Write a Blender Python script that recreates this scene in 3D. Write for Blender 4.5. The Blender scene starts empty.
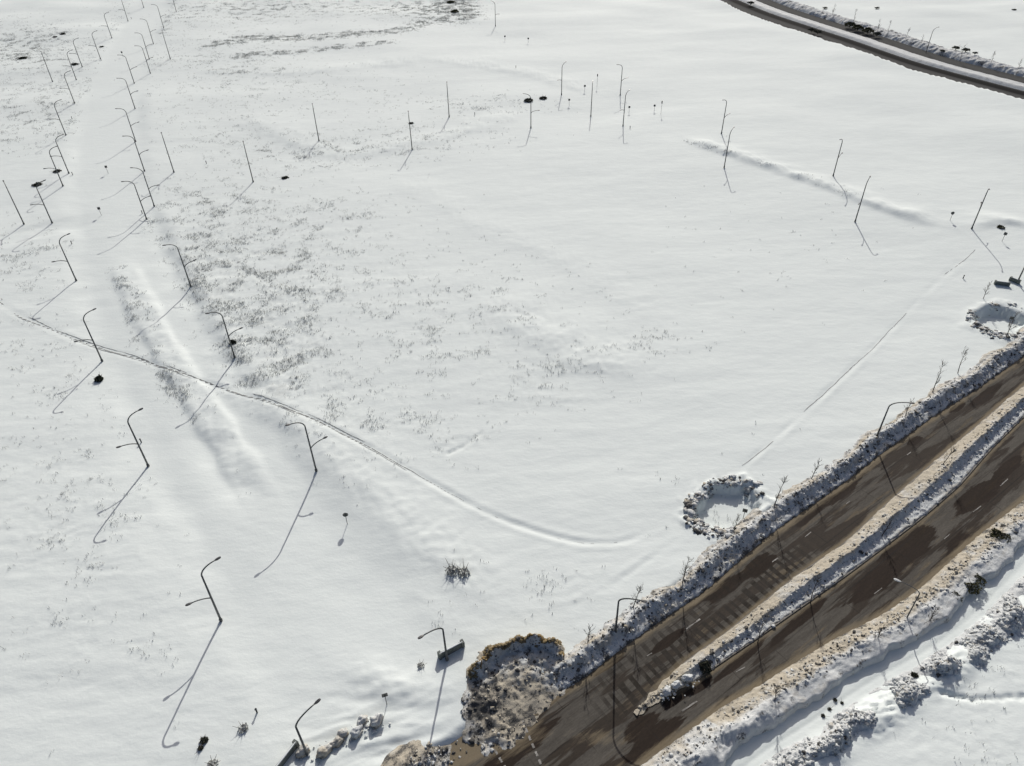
import bpy, math, random
import numpy as np
from mathutils import Matrix, Vector
random.seed(7)
rng = np.random.default_rng(11)
S = bpy.context.scene
COL = S.collection

# ------------------------------------------------------------------ camera
CAM_H, FPX, PITCH, ROLL = 85.54, 715.66, 0.67079, -0.0190
W, HH = 1024, 766
F = np.array([0, math.cos(PITCH), -math.sin(PITCH)])
U0 = np.array([0, math.sin(PITCH), math.cos(PITCH)])
R0 = np.array([1.0, 0, 0])
RX = math.cos(ROLL) * R0 + math.sin(ROLL) * U0
UX = -math.sin(ROLL) * R0 + math.cos(ROLL) * U0

def at(px, py, z=0.0):
    """point of the level z seen at a pixel of the photograph (used to survey positions on the ground)"""
    d = F + RX * (px - W / 2) / FPX - UX * (py - HH / 2) / FPX
    t = (z - CAM_H) / d[2]
    p = np.array([0, 0, CAM_H]) + d * t
    return float(p[0]), float(p[1])

def topix(X, Y, Z=0.0):
    vx, vy, vz = X, Y, Z - CAM_H
    dz = vx * F[0] + vy * F[1] + vz * F[2]
    dz = np.where(dz < 1, 1, dz)
    return (W / 2 + FPX * (vx * RX[0] + vy * RX[1] + vz * RX[2]) / dz,
            HH / 2 - FPX * (vx * UX[0] + vy * UX[1] + vz * UX[2]) / dz)

cam = bpy.data.cameras.new('camera')
cam.sensor_width = 36.0
cam.lens = 36.0 * FPX / W
cam.clip_start, cam.clip_end = 0.5, 9000
co = bpy.data.objects.new('camera', cam)
COL.objects.link(co)
co.matrix_world = Matrix(((RX[0], UX[0], -F[0], 0), (RX[1], UX[1], -F[1], 0), (RX[2], UX[2], -F[2], CAM_H), (0, 0, 0, 1)))
S.camera = co

# ------------------------------------------------------------------ light
SUN = np.array([0.2065, 1.6178, 1.0]); SUN /= np.linalg.norm(SUN)
w = bpy.data.worlds.new('World'); S.world = w; w.use_nodes = True
nt = w.node_tree
sky = nt.nodes.new('ShaderNodeTexSky'); sky.sky_type = 'NISHITA'; sky.sun_disc = False
sky.air_density = 0.5; sky.dust_density = 3.0; sky.ozone_density = 0.6
sky.sun_elevation = math.asin(SUN[2]); sky.sun_rotation = math.atan2(SUN[0], SUN[1])
nt.links.new(sky.outputs[0], nt.nodes['Background'].inputs[0])
nt.nodes['Background'].inputs[1].default_value = 0.095
sl = bpy.data.lights.new('sun', 'SUN'); sl.energy = 3.35; sl.angle = math.radians(0.25); sl.color = (1.0, 0.965, 0.905)
so = bpy.data.objects.new('sun', sl); COL.objects.link(so)
so.rotation_euler = Vector(SUN).to_track_quat('Z', 'Y').to_euler()
S.view_settings.view_transform = 'Standard'; S.view_settings.look = 'None'
S.view_settings.gamma = 1.0; S.view_settings.exposure = -0.05; S.view_settings.use_curve_mapping = False

# ------------------------------------------------------------------ noise
def _g(ix, iy, seed):
    h = (ix.astype(np.int64) * 374761393 + iy.astype(np.int64) * 668265263 + seed * 974634541) & 0xffffffff
    h = ((h ^ (h >> 13)) * 1274126177) & 0xffffffff
    h = h ^ (h >> 16)
    return h.astype(np.float64) * (2 * math.pi / 4294967296.0)

def pn(x, y, seed=0):
    x = np.asarray(x, float); y = np.asarray(y, float)
    xi = np.floor(x); yi = np.floor(y); fx = x - xi; fy = y - yi
    u = fx * fx * fx * (fx * (fx * 6 - 15) + 10); v = fy * fy * fy * (fy * (fy * 6 - 15) + 10)
    def c(dx, dy):
        a = _g(xi + dx, yi + dy, seed)
        return np.cos(a) * (fx - dx) + np.sin(a) * (fy - dy)
    a = c(0, 0) * (1 - u) + c(1, 0) * u
    b = c(0, 1) * (1 - u) + c(1, 1) * u
    return (a * (1 - v) + b * v) * 1.41

def fbm(x, y, seed=0, o=3):
    r = 0; a = 1; s = 0
    for k in range(o):
        r = r + a * pn(x * 2 ** k, y * 2 ** k, seed + 17 * k); s += a; a *= 0.5
    return r / s

def pitwall_shade(X, Y):
    return sum(1.3 * np.exp(-((pit_mask(X, Y, P) - .95) / .10) ** 2) for P in (PIT1, PIT2))  # soil tone painted on the pit walls to deepen their shade

def smooth(a, b, x):
    t = np.clip((x - a) / (b - a), 0, 1)
    return t * t * (3 - 2 * t)

# ------------------------------------------------------------------ mesh helpers
def mesh_from(name, V, Fc, mat=None, smooth_=True):
    me = bpy.data.meshes.new(name)
    V = np.asarray(V, np.float32)
    if isinstance(Fc, np.ndarray):
        k = Fc.shape[1]; n = len(Fc)
        me.vertices.add(len(V)); me.vertices.foreach_set('co', V.ravel())
        me.loops.add(n * k); me.loops.foreach_set('vertex_index', Fc.astype(np.int32).ravel())
        me.polygons.add(n); me.polygons.foreach_set('loop_start', np.arange(0, n * k, k, dtype=np.int32))
        me.update(calc_edges=True)
    else:
        me.from_pydata([tuple(map(float, v)) for v in V], [], Fc)
    me.polygons.foreach_set('use_smooth', np.full(len(me.polygons), smooth_, dtype=bool))
    if mat: me.materials.append(mat)
    me.update()
    return me

def link(name, me, parent=None):
    o = bpy.data.objects.new(name, me); COL.objects.link(o)
    if parent: o.parent = parent
    return o

def attr(me, name, vals):
    a = me.attributes.new(name, 'FLOAT', 'POINT')
    a.data.foreach_set('value', np.asarray(vals, np.float32))

def grid_faces(ny, nx):
    i = np.arange(ny * nx).reshape(ny, nx)
    return np.stack([i[:-1, :-1].ravel(), i[:-1, 1:].ravel(), i[1:, 1:].ravel(), i[1:, :-1].ravel()], 1)

class MB:
    def __init__(s): s.v = []; s.f = []
    def tube(s, pts, rad, n=6, cap=True):
        pts = [Vector(p) for p in pts]; b = len(s.v)
        ref = None
        for i, p in enumerate(pts):
            d = (pts[min(i + 1, len(pts) - 1)] - pts[max(i - 1, 0)]).normalized()
            if ref is None:
                ref = Vector((1, 0, 0)) if abs(d.x) < .8 else Vector((0, 1, 0))
            a = (ref - d * ref.dot(d)).normalized(); c = d.cross(a); ref = a
            r = rad[i] if hasattr(rad, '__len__') else rad
            for k in range(n):
                t = 2 * math.pi * k / n
                s.v.append(p + a * (r * math.cos(t)) + c * (r * math.sin(t)))
        for i in range(len(pts) - 1):
            for k in range(n):
                q = b + i * n; s.f.append((q + k, q + (k + 1) % n, q + n + (k + 1) % n, q + n + k))
        if cap:
            s.f.append(tuple(b + k for k in reversed(range(n))))
            q = b + (len(pts) - 1) * n; s.f.append(tuple(q + k for k in range(n)))
    def box(s, c, size, M=None, taper=1.0):
        b = len(s.v); hx, hy, hz = size[0] / 2, size[1] / 2, size[2] / 2
        for z in (-1, 1):
            for y in (-1, 1):
                for x in (-1, 1):
                    k = taper if z > 0 else 1
                    p = Vector((x * hx * k, y * hy * k, z * hz))
                    if M: p = M @ p
                    s.v.append(p + Vector(c))
        for q in ((0, 2, 3, 1), (4, 5, 7, 6), (0, 1, 5, 4), (2, 6, 7, 3), (0, 4, 6, 2), (1, 3, 7, 5)):
            s.f.append(tuple(b + i for i in q))
    def build(s, name, mat, parent=None, smooth_=True):
        return link(name, mesh_from(name, s.v, s.f, mat, smooth_), parent)

def ico(sub=1):
    t = (1 + 5 ** .5) / 2
    v = [(-1, t, 0), (1, t, 0), (-1, -t, 0), (1, -t, 0), (0, -1, t), (0, 1, t), (0, -1, -t), (0, 1, -t), (t, 0, -1), (t, 0, 1), (-t, 0, -1), (-t, 0, 1)]
    v = [Vector(p).normalized() for p in v]
    f = [(0, 11, 5), (0, 5, 1), (0, 1, 7), (0, 7, 10), (0, 10, 11), (1, 5, 9), (5, 11, 4), (11, 10, 2), (10, 7, 6), (7, 1, 8), (3, 9, 4), (3, 4, 2), (3, 2, 6), (3, 6, 8), (3, 8, 9), (4, 9, 5), (2, 4, 11), (6, 2, 10), (8, 6, 7), (9, 8, 1)]
    for _ in range(sub):
        m = {}; nf = []
        def mid(a, b):
            k = (min(a, b), max(a, b))
            if k not in m: m[k] = len(v); v.append(((v[a] + v[b]) / 2).normalized())
            return m[k]
        for a, b, c in f:
            x, y, z = mid(a, b), mid(b, c), mid(c, a)
            nf += [(a, x, z), (b, y, x), (c, z, y), (x, y, z)]
        f = nf
    return np.array(v), np.array(f)
ICO1, ICO1F = ico(1)
ICO2, ICO2F = ico(2)
ICO3, ICO3F = ico(3)

def lumps(P, size, squash=0.75, seed=1, base=(ICO1, ICO1F), rough=0.3):
    """many irregular chunks, as vertices, faces and the chunk index of each vertex"""
    r = np.random.default_rng(seed); n = len(P); B, BF = base; k = len(B)
    d = 1 + rough * r.standard_normal((n, k, 1)).clip(-1.6, 1.6)
    sc = np.stack([0.75 + .6 * r.random(n), 0.75 + .6 * r.random(n), squash * (0.7 + .6 * r.random(n))], 1)[:, None, :]
    a = r.random(n) * 6.283; ca, sa = np.cos(a)[:, None], np.sin(a)[:, None]
    V = B[None] * d * sc * np.asarray(size)[:, None, None]
    x = V[..., 0] * ca - V[..., 1] * sa; y = V[..., 0] * sa + V[..., 1] * ca
    V = np.stack([x, y, V[..., 2]], -1) + np.asarray(P)[:, None, :]
    Fc = (BF[None] + (np.arange(n) * k)[:, None, None]).reshape(-1, 3)
    return V.reshape(-1, 3), Fc, np.repeat(np.arange(n), k)

# ------------------------------------------------------------------ materials
def newmat(name, rough=0.8, spec=0.2):
    m = bpy.data.materials.new(name); m.use_nodes = True
    b = m.node_tree.nodes['Principled BSDF']
    b.inputs['Roughness'].default_value = rough
    b.inputs['Specular IOR Level'].default_value = spec
    return m, m.node_tree, b

def nn(t, kind, **kw):
    n = t.nodes.new(kind)
    for k, v in kw.items(): setattr(n, k, v)
    return n

def noise(t, vec, scale, detail=4, rough=.55):
    n = nn(t, 'ShaderNodeTexNoise')
    n.inputs['Scale'].default_value = scale; n.inputs['Detail'].default_value = detail; n.inputs['Roughness'].default_value = rough
    if vec is not None: t.links.new(vec, n.inputs['Vector'])
    return n.outputs['Fac']

def ramp(t, fac, stops):
    r = nn(t, 'ShaderNodeValToRGB'); e = r.color_ramp.elements
    while len(e) < len(stops): e.new(0.5)
    for i, (p, c) in enumerate(stops):
        e[i].position = p; e[i].color = (*c, 1) if hasattr(c, '__len__') else (c, c, c, 1)
    t.links.new(fac, r.inputs[0]); return r.outputs[0]

def mix(t, fac, a, b, mode='MIX'):
    m = nn(t, 'ShaderNodeMix', data_type='RGBA', blend_type=mode)
    for sock, v in ((m.inputs[0], fac), (m.inputs[6], a), (m.inputs[7], b)):
        if isinstance(v, (int, float)): sock.default_value = v
        elif hasattr(v, '__len__'): sock.default_value = (*v, 1)
        else: t.links.new(v, sock)
    return m.outputs[2]

def math_(t, op, a, b=None):
    m = nn(t, 'ShaderNodeMath', operation=op)
    for i, v in enumerate((a, b)):
        if v is None: continue
        if isinstance(v, (int, float)): m.inputs[i].default_value = v
        else: t.links.new(v, m.inputs[i])
    return m.outputs[0]

def atr(t, name): return nn(t, 'ShaderNodeAttribute', attribute_name=name).outputs['Fac']
def pos(t): return nn(t, 'ShaderNodeNewGeometry').outputs['Position']
def bump(t, b, h, strength, dist):
    n = nn(t, 'ShaderNodeBump'); n.inputs['Strength'].default_value = strength; n.inputs['Distance'].default_value = dist
    t.links.new(h, n.inputs['Height']); t.links.new(n.outputs[0], b.inputs['Normal'])
def scaled(t, vec, s):
    m = nn(t, 'ShaderNodeMapping'); m.inputs['Scale'].default_value = s
    t.links.new(vec, m.inputs['Vector']); return m.outputs[0]

SNOW_ = (0.775, 0.825, 0.815)
def snow_material():
    m, t, b = newmat('snow', 0.8, 0.07)
    p = pos(t)
    streak = noise(t, scaled(t, p, (0.35, 1.5, 1)), 0.55, 6, .6)
    fine = noise(t, p, 2.2, 5, .65)
    col = mix(t, ramp(t, streak, [(0.3, 0.0), (0.72, 1.0)]), (0.745, 0.795, 0.775), (0.795, 0.845, 0.82))
    # bare earth where the cover is gone, painted shade on the pit walls, and a fine speckle of stems where it is thin
    soil = atr(t, 'soil'); thin = atr(t, 'thin')  # soil holds bare earth plus the painted pit-wall shade
    spk = noise(t, scaled(t, p, (.45, 1.3, 1)), 1.2, 9, .9)
    thr = math_(t, 'SUBTRACT', 0.80, math_(t, 'MULTIPLY', soil, 0.25))
    cov = nn(t, 'ShaderNodeMapRange'); cov.inputs[1].default_value = 0.0; cov.inputs[2].default_value = 0.10
    t.links.new(math_(t, 'SUBTRACT', spk, thr), cov.inputs[0])
    earth = mix(t, fine, (0.06, 0.062, 0.058), (0.20, 0.20, 0.185))
    col = mix(t, math_(t, 'MULTIPLY', cov.outputs[0], math_(t, 'MINIMUM', math_(t, 'MULTIPLY', soil, 3.0), 0.9)), col, earth)
    spk2 = noise(t, scaled(t, p, (1, .7, 1)), 2.4, 8, .85)
    clump = noise(t, p, 0.35, 4, .65)
    am = math_(t, 'MULTIPLY', thin, math_(t, 'MULTIPLY', ramp(t, clump, [(0.42, 0.1), (0.66, 1.0)]), 1.0))
    c2 = nn(t, 'ShaderNodeMapRange'); c2.inputs[1].default_value = 0.0; c2.inputs[2].default_value = 0.42
    t.links.new(math_(t, 'SUBTRACT', spk2, math_(t, 'SUBTRACT', 0.50, math_(t, 'MULTIPLY', am, 0.12))), c2.inputs[0])
    col = mix(t, math_(t, 'MULTIPLY', c2.outputs[0], math_(t, 'MINIMUM', math_(t, 'MULTIPLY', am, 1.6), 0.45)), col, (0.34, 0.345, 0.325))
    t.links.new(col, b.inputs['Base Color'])
    b.inputs['Subsurface Weight'].default_value = 0.0
    h = math_(t, 'ADD', math_(t, 'MULTIPLY', noise(t, scaled(t, p, (0.55, 1.0, 1)), 0.6, 6, .6), 1.2), math_(t, 'MULTIPLY', fine, 0.35))
    bump(t, b, h, 0.3, 0.2)
    return m
M_SNOW = snow_material()

def bank_material():
    m, t, b = newmat('dirty_snow', 0.8, 0.2)
    p = pos(t); dirt = atr(t, 'dirt'); dark = atr(t, 'dark')
    n1 = noise(t, p, 3.4, 8, .8); n2 = noise(t, p, 0.6, 5, .65)
    tan = mix(t, n1, (0.27, 0.235, 0.175), (0.62, 0.575, 0.475))
    f = math_(t, 'ADD', dirt, math_(t, 'MULTIPLY', math_(t, 'SUBTRACT', n2, 0.5), 1.2))
    fac = ramp(t, f, [(0.25, 0.0), (0.75, 1.0)])
    col = mix(t, fac, (0.60, 0.62, 0.615), tan)
    f2 = math_(t, 'ADD', dark, math_(t, 'MULTIPLY', math_(t, 'SUBTRACT', n1, 0.5), 2.0))
    col = mix(t, ramp(t, f2, [(0.45, 0.0), (0.7, 1.0)]), col, mix(t, n2, (0.045, 0.044, 0.042), (0.135, 0.13, 0.12)))
    t.links.new(col, b.inputs['Base Color'])
    bump(t, b, math_(t, 'ADD', n1, noise(t, p, 9, 4, .6)), 0.6, 0.12)
    return m
M_BANK = bank_material()

def earth_material():
    m, t, b = newmat('earth', 0.9, 0.15)
    p = pos(t); n1 = noise(t, p, 1.8, 6, .7); n2 = noise(t, p, 0.5, 3, .6)
    col = mix(t, n1, (0.07, 0.055, 0.03), (0.36, 0.29, 0.17))
    col = mix(t, ramp(t, n2, [(0.45, 0.0), (0.7, 1.0)]), col, (0.27, 0.17, 0.06))
    t.links.new(col, b.inputs['Base Color']); bump(t, b, n1, 0.7, 0.15)
    return m
M_EARTH = earth_material()

def plain_road():
    m, t, b = newmat('grey_asphalt', 0.95, 0.05)
    uv = nn(t, 'ShaderNodeUVMap', uv_map='UVMap').outputs[0]
    col = mix(t, noise(t, scaled(t, uv, (.02, .6, 1)), 1, 5, .6), (0.040, 0.041, 0.041), (0.085, 0.085, 0.082))
    col = mix(t, math_(t, 'MULTIPLY', atr(t, 'edge'), 1.0), col, (0.15, 0.15, 0.145))
    col = mix(t, math_(t, 'MULTIPLY', atr(t, 'band_shade'), 0.97), col, (0.008, 0.008, 0.008))
    t.links.new(col, b.inputs['Base Color']); return m

def road_material(name, uvname='UVMap', wet=True):
    m, t, b = newmat(name, 0.8, 0.12)
    uv = nn(t, 'ShaderNodeUVMap', uv_map=uvname).outputs[0]
    edge = atr(t, 'edge')
    streak = noise(t, scaled(t, uv, (0.05, 0.6, 1)), 1.0, 7, .66)
    streak2 = noise(t, scaled(t, uv, (0.22, 1.7, 1)), 1.0, 8, .72)
    patch = noise(t, scaled(t, uv, (0.05, 0.45, 1)), 1.0, 6, .6)
    grit = noise(t, uv, 6, 6, .7)
    col = mix(t, streak, (0.032, 0.029, 0.026), (0.185, 0.170, 0.145))
    col = mix(t, math_(t, 'MULTIPLY', ramp(t, streak2, [(0.45, 0.0), (0.7, 1.0)]), 0.5), col, (0.185, 0.172, 0.150))
    wetf = ramp(t, patch, [(0.50, 0.0), (0.54, 1.0)])
    col = mix(t, math_(t, 'MULTIPLY', wetf, 0.85), col, mix(t, streak2, (0.016, 0.012, 0.009), (0.050, 0.034, 0.022)))
    p3 = ramp(t, noise(t, scaled(t, uv, (0.06, 0.5, 1)), 1.3, 5, .6), [(0.58, 0.0), (0.66, 1.0)])
    col = mix(t, math_(t, 'MULTIPLY', p3, 0.55), col, (0.20, 0.16, 0.105))
    st_ = math_(t, 'ADD', atr(t, 'stain'), math_(t, 'MULTIPLY', math_(t, 'SUBTRACT', noise(t, scaled(t, uv, (.14, .9, 1)), 1, 6, .62), 0.5), 1.1))
    col = mix(t, math_(t, 'MULTIPLY', ramp(t, st_, [(0.43, 0.0), (0.51, 1.0)]), 0.85), col, mix(t, streak2, (0.012, 0.008, 0.006), (0.036, 0.021, 0.013)))
    # dark cross bands painted to stand for repeating cast shadows
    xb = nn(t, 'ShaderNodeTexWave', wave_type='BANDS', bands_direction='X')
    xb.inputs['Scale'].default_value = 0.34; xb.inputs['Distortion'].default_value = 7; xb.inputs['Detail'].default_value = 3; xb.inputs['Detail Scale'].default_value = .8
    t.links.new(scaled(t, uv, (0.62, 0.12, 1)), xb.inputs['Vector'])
    col = mix(t, math_(t, 'MULTIPLY', math_(t, 'MULTIPLY', ramp(t, xb.outputs['Fac'], [(0.5, 0.0), (0.62, 1.0)]), atr(t, 'band_shade')), math_(t, 'MULTIPLY', ramp(t, noise(t, uv, .8, 3, .6), [(0.30, 0.3), (0.5, 1.0)]), .9)), col, (0.030, 0.025, 0.02))
    seam = nn(t, 'ShaderNodeTexBrick'); seam.inputs['Scale'].default_value = 0.16; seam.inputs['Mortar Size'].default_value = .012; seam.inputs['Brick Width'].default_value = 2.2; seam.inputs['Row Height'].default_value = .55
    t.links.new(uv, seam.inputs['Vector'])
    col = mix(t, math_(t, 'MULTIPLY', seam.outputs['Fac'], ramp(t, patch, [(0.35, 0.0), (0.6, 0.7)])), col, (0.022, 0.019, 0.017))
    g2 = noise(t, scaled(t, uv, (1.2, 3.0, 1)), 1.6, 9, .8)
    col = mix(t, 0.55, col, ramp(t, g2, [(0.32, 0.25), (0.68, 1.0)]), 'MULTIPLY')
    mud = mix(t, grit, (0.16, 0.125, 0.075), (0.34, 0.285, 0.195))
    e = math_(t, 'ADD', edge, math_(t, 'MULTIPLY', math_(t, 'SUBTRACT', streak2, 0.5), 1.4))
    col = mix(t, math_(t, 'MULTIPLY', ramp(t, e, [(0.42, 0.0), (0.9, 1.0)]), math_(t, 'ADD', 0.25, math_(t, 'MULTIPLY', patch, 0.9))), col, mud)
    t.links.new(col, b.inputs['Base Color'])
    rg = nn(t, 'ShaderNodeMapRange'); rg.inputs[3].default_value = 0.85; rg.inputs[4].default_value = 0.65
    t.links.new(wetf, rg.inputs[0]); t.links.new(rg.outputs[0], b.inputs['Roughness'])
    bump(t, b, grit, 0.25, 0.03)
    return m
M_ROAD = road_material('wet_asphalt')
M_FARROAD = plain_road()

def plain(name, c0, c1, scale=3, rough=.7, spec=.3, metal=0.0):
    m, t, b = newmat(name, rough, spec)
    b.inputs['Metallic'].default_value = metal
    oi = nn(t, 'ShaderNodeTexCoord').outputs['Object']
    n = noise(t, oi, scale, 5, .6)
    t.links.new(mix(t, ramp(t, n, [(0.3, 0.0), (0.7, 1.0)]), c0, c1), b.inputs['Base Color'])
    bump(t, b, n, 0.2, 0.02)
    return m
M_STEEL = plain('grey_painted_steel', (0.075, 0.08, 0.08), (0.12, 0.125, 0.12), 2, .5, .4)
M_HEAD = plain('dark_lamp_housing', (0.04, 0.042, 0.045), (0.07, 0.07, 0.072), 4, .45, .4)
M_PALE = plain('pale_lamp_housing', (0.55, 0.56, 0.55), (0.68, 0.68, 0.66), 4, .45, .4)
M_SIGN = plain('sign_back', (0.05, 0.055, 0.055), (0.09, 0.095, 0.09), 3, .5, .4)
M_BARK = plain('bark', (0.05, 0.042, 0.035), (0.13, 0.115, 0.095), 6, .9, .1)
M_LEAF = plain('dark_leaves', (0.028, 0.032, 0.022), (0.085, 0.088, 0.06), 1.6, .8, .15)
M_OLIVE = plain('olive_leaves', (0.035, 0.040, 0.018), (0.12, 0.115, 0.055), 1.6, .8, .15)
M_STRAW = plain('dry_grass', (0.28, 0.285, 0.265), (0.50, 0.50, 0.48), 0.7, .9, .1)
M_CONC = plain('grey_green_panel', (0.11, 0.125, 0.115), (0.18, 0.195, 0.18), 1.2, .8, .2)
M_CAP = plain('snow_cap', (0.76, 0.80, 0.80), (0.80, 0.84, 0.83), 2, .75, .25)
M_KERB = plain('kerb_stone', (0.16, 0.15, 0.13), (0.30, 0.28, 0.25), 2, .85, .2)
M_PAINT = plain('worn_road_paint', (0.14, 0.13, 0.115), (0.42, 0.41, 0.38), 1.3, .7, .3)

def tag(o, label=None, cat=None, group=None, kind=None):
    if label: o['label'] = label
    if cat: o['category'] = cat
    if group: o['group'] = group
    if kind: o['kind'] = kind
    return o

# ------------------------------------------------------------------ survey lines
ROAD_Z = -0.9
def wl(pts, z=0.0): return np.array([at(x, y, z) for x, y in pts])
RA = math.atan2(52.7, 75.5)
RD = np.array([math.cos(RA), math.sin(RA)]); RN = np.array([math.sin(RA), -math.cos(RA)])   # along the road; towards the camera side
RO = np.array(at(700, 640, ROAD_Z))
def st(X, Y): return (X - RO[0]) * RD[0] + (Y - RO[1]) * RD[1], (X - RO[0]) * RN[0] + (Y - RO[1]) * RN[1]
def xy(s, t): return RO[0] + s * RD[0] + t * RN[0], RO[1] + s * RD[1] + t * RN[1]
def edge_fn(pix, z=ROAD_Z):
    P = wl(pix, z); s, t = st(P[:, 0], P[:, 1]); o = np.argsort(s); s, t = s[o], t[o]
    s = np.concatenate([[s[0] - 60], s, [s[-1] + 200]]); t = np.concatenate([[t[0]], t, [t[-1]]])
    def f(q):
        q = np.asarray(q, float)
        return (np.interp(q - 2, s, t) + np.interp(q, s, t) + np.interp(q + 2, s, t)) / 3
    return f
tN = edge_fn([(454, 763), (489, 740), (518, 712), (544, 699), (577, 684), (615, 654), (662, 620), (703, 593), (768, 536), (851, 478), (878, 456), (943, 410), (976, 390), (1024, 356)])
tMn = edge_fn([(635, 711), (662, 682), (687, 659), (720, 637), (763, 602), (796, 575), (843, 544), (893, 497), (931, 464), (969, 432), (1019, 389)])
tMs = edge_fn([(642, 711), (662, 698), (687, 687), (713, 669), (738, 652), (763, 635), (848, 575), (918, 522), (959, 487), (989, 452), (1024, 417)])
tS = edge_fn([(647, 760), (687, 732), (725, 704), (763, 684), (768, 679), (833, 639), (878, 617), (908, 597), (931, 579), (938, 572), (976, 537), (1019, 504)])
sNose = st(*at(637, 711, ROAD_Z))[0]
sPile0, sPile1 = st(*at(430, 790))[0], st(*at(575, 690))[0]

def pdist(X, Y, P):
    best = np.full(X.shape, 1e9); side = np.zeros(X.shape); par = np.zeros(X.shape); L = 0
    for a, b in zip(P[:-1], P[1:]):
        d = b - a; l = math.hypot(*d); u = d / l
        q = np.clip((X - a[0]) * u[0] + (Y - a[1]) * u[1], 0, l)
        dx, dy = X - a[0] - u[0] * q, Y - a[1] - u[1] * q
        dd = np.hypot(dx, dy); m = dd < best
        best = np.where(m, dd, best); side = np.where(m, u[0] * dy - u[1] * dx, side); par = np.where(m, L + q, par); L += l
    return best, side, par, L

def curve_pts(pix, n=60, z=0.0):
    P = np.array(pix, float); k = np.linspace(0, len(P) - 1, n); out = []
    for q in k:
        i = min(int(q), len(P) - 2); f = q - i
        p0, p1, p2, p3 = P[max(i - 1, 0)], P[i], P[i + 1], P[min(i + 2, len(P) - 1)]
        out.append(0.5 * (2 * p1 + (p2 - p0) * f + (2 * p0 - 5 * p1 + 4 * p2 - p3) * f * f + (3 * p1 - p0 - 3 * p2 + p3) * f ** 3))
    return wl(out, z)

# ridges of drifted snow: pixels, height, width left of travel, width right of travel
RIDGES = [
    ([(122, 264), (138, 298), (160, 340), (196, 395), (232, 450), (275, 520)], 0.40, 2.9, 2.9),     # buried median of the avenue
    ([(690, 141), (760, 165), (830, 189), (885, 210), (935, 225)], 0.8, 5.0, 2.0),
    ([(330, 452), (390, 512), (440, 556), (500, 602)], 0.3, 6.0, 3.0),
    ([(160, 205), (190, 270), (228, 342), (275, 402)], 0.25, 2.4, 2.5),
    ([(205, 330), (240, 395), (300, 430), (345, 470)], 0.3, 5.0, 2.5),
    ([(0, 240), (60, 226), (120, 214)], -0.3, 5, 5),
    ([(430, 60), (520, 72), (590, 92)], 0.35, 8, 4),
    ([(250, 120), (330, 152), (430, 140), (520, 112)], 0.35, 7, 4),
    ([(200, 70), (300, 72), (420, 62)], 0.4, 10, 5),
    ([(975, 226), (1000, 222), (1030, 226)], 0.9, 4, 2),
    ([(400, 178), (470, 222), (540, 250), (600, 280), (650, 320)], 0.18, 7, 4),
    ([(480, 300), (560, 350), (640, 372)], 0.4, 9, 4),
    ([(330, 660), (400, 690), (470, 690)], 0.35, 3, 2),
]
DITCH = [([(150, 205), (165, 240), (180, 275), (215, 340), (262, 402)], -0.3, 2.8), ([(190, 420), (225, 470), (262, 520)], -0.45, 3.0),
         ([(70, 215), (88, 300), (120, 400), (175, 520), (240, 650)], -0.25, 4.5), ([(135, 215), (175, 300), (240, 410), (330, 550), (400, 640)], -0.2, 5)]
TRACK1 = [(-40, 275), (0, 303), (30, 320), (80, 340), (140, 358), (185, 375), (240, 393), (290, 410), (350, 438), (400, 465), (450, 493), (500, 518), (550, 535), (590, 543), (625, 541), (650, 529)]
TRACK2 = [(975, 250), (930, 288), (880, 340), (830, 388), (790, 425), (745, 464), (730, 474)]
TRACK3 = [(560, 613), (620, 580), (690, 530)]
AVENUE = curve_pts([(165, -40), (152, 0), (134, 41), (113, 100), (108, 171), (114, 206), (135, 283), (170, 360), (232, 468), (330, 620), (400, 740), (430, 800)], 90)
def avenue_mask(X, Y):
    q, sd, par, L = pdist(X, Y, AVENUE)
    return 1 - smooth(8.0, 14.0, q + 1.6 * pn(X / 7, Y / 7, 62))
RIDGE_W = [(curve_pts(p, 40), h, a, b) for p, h, a, b in RIDGES]
DITCH_W = [(curve_pts(p, 40), h, a) for p, h, a in DITCH]
T1, T2, T3 = curve_pts(TRACK1, 120), curve_pts(TRACK2, 50), curve_pts(TRACK3, 20)

PIT1 = (np.array(at(728, 507)), 5.8, 4.3)
PIT2 = (np.array(at(1003, 319)), 6.6, 4.6)
def pit_mask(X, Y, P):
    c, rx, ry = P
    dx, dy = X - c[0], Y - c[1]
    s = dx * RD[0] + dy * RD[1]; t = dx * RN[0] + dy * RN[1]
    r = np.sqrt((s / rx) ** 2 + (t / ry) ** 2) + 0.30 * pn(X / 3.0, Y / 3.0, 91) + .16 * fbm(X / 1.1, Y / 1.1, 94, 3)
    return r

# footprints
def trail(pix, n, seed):
    P = curve_pts(pix, n); r = np.random.default_rng(seed)
    return P + r.normal(0, .12, P.shape)
FEET = np.concatenate([trail([(448, 453), (462, 447), (480, 434)], 12, 1), trail([(940, 692), (975, 699), (1030, 697)], 30, 2), trail([(900, 690), (955, 640), (1010, 590)], 34, 3)])

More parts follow.
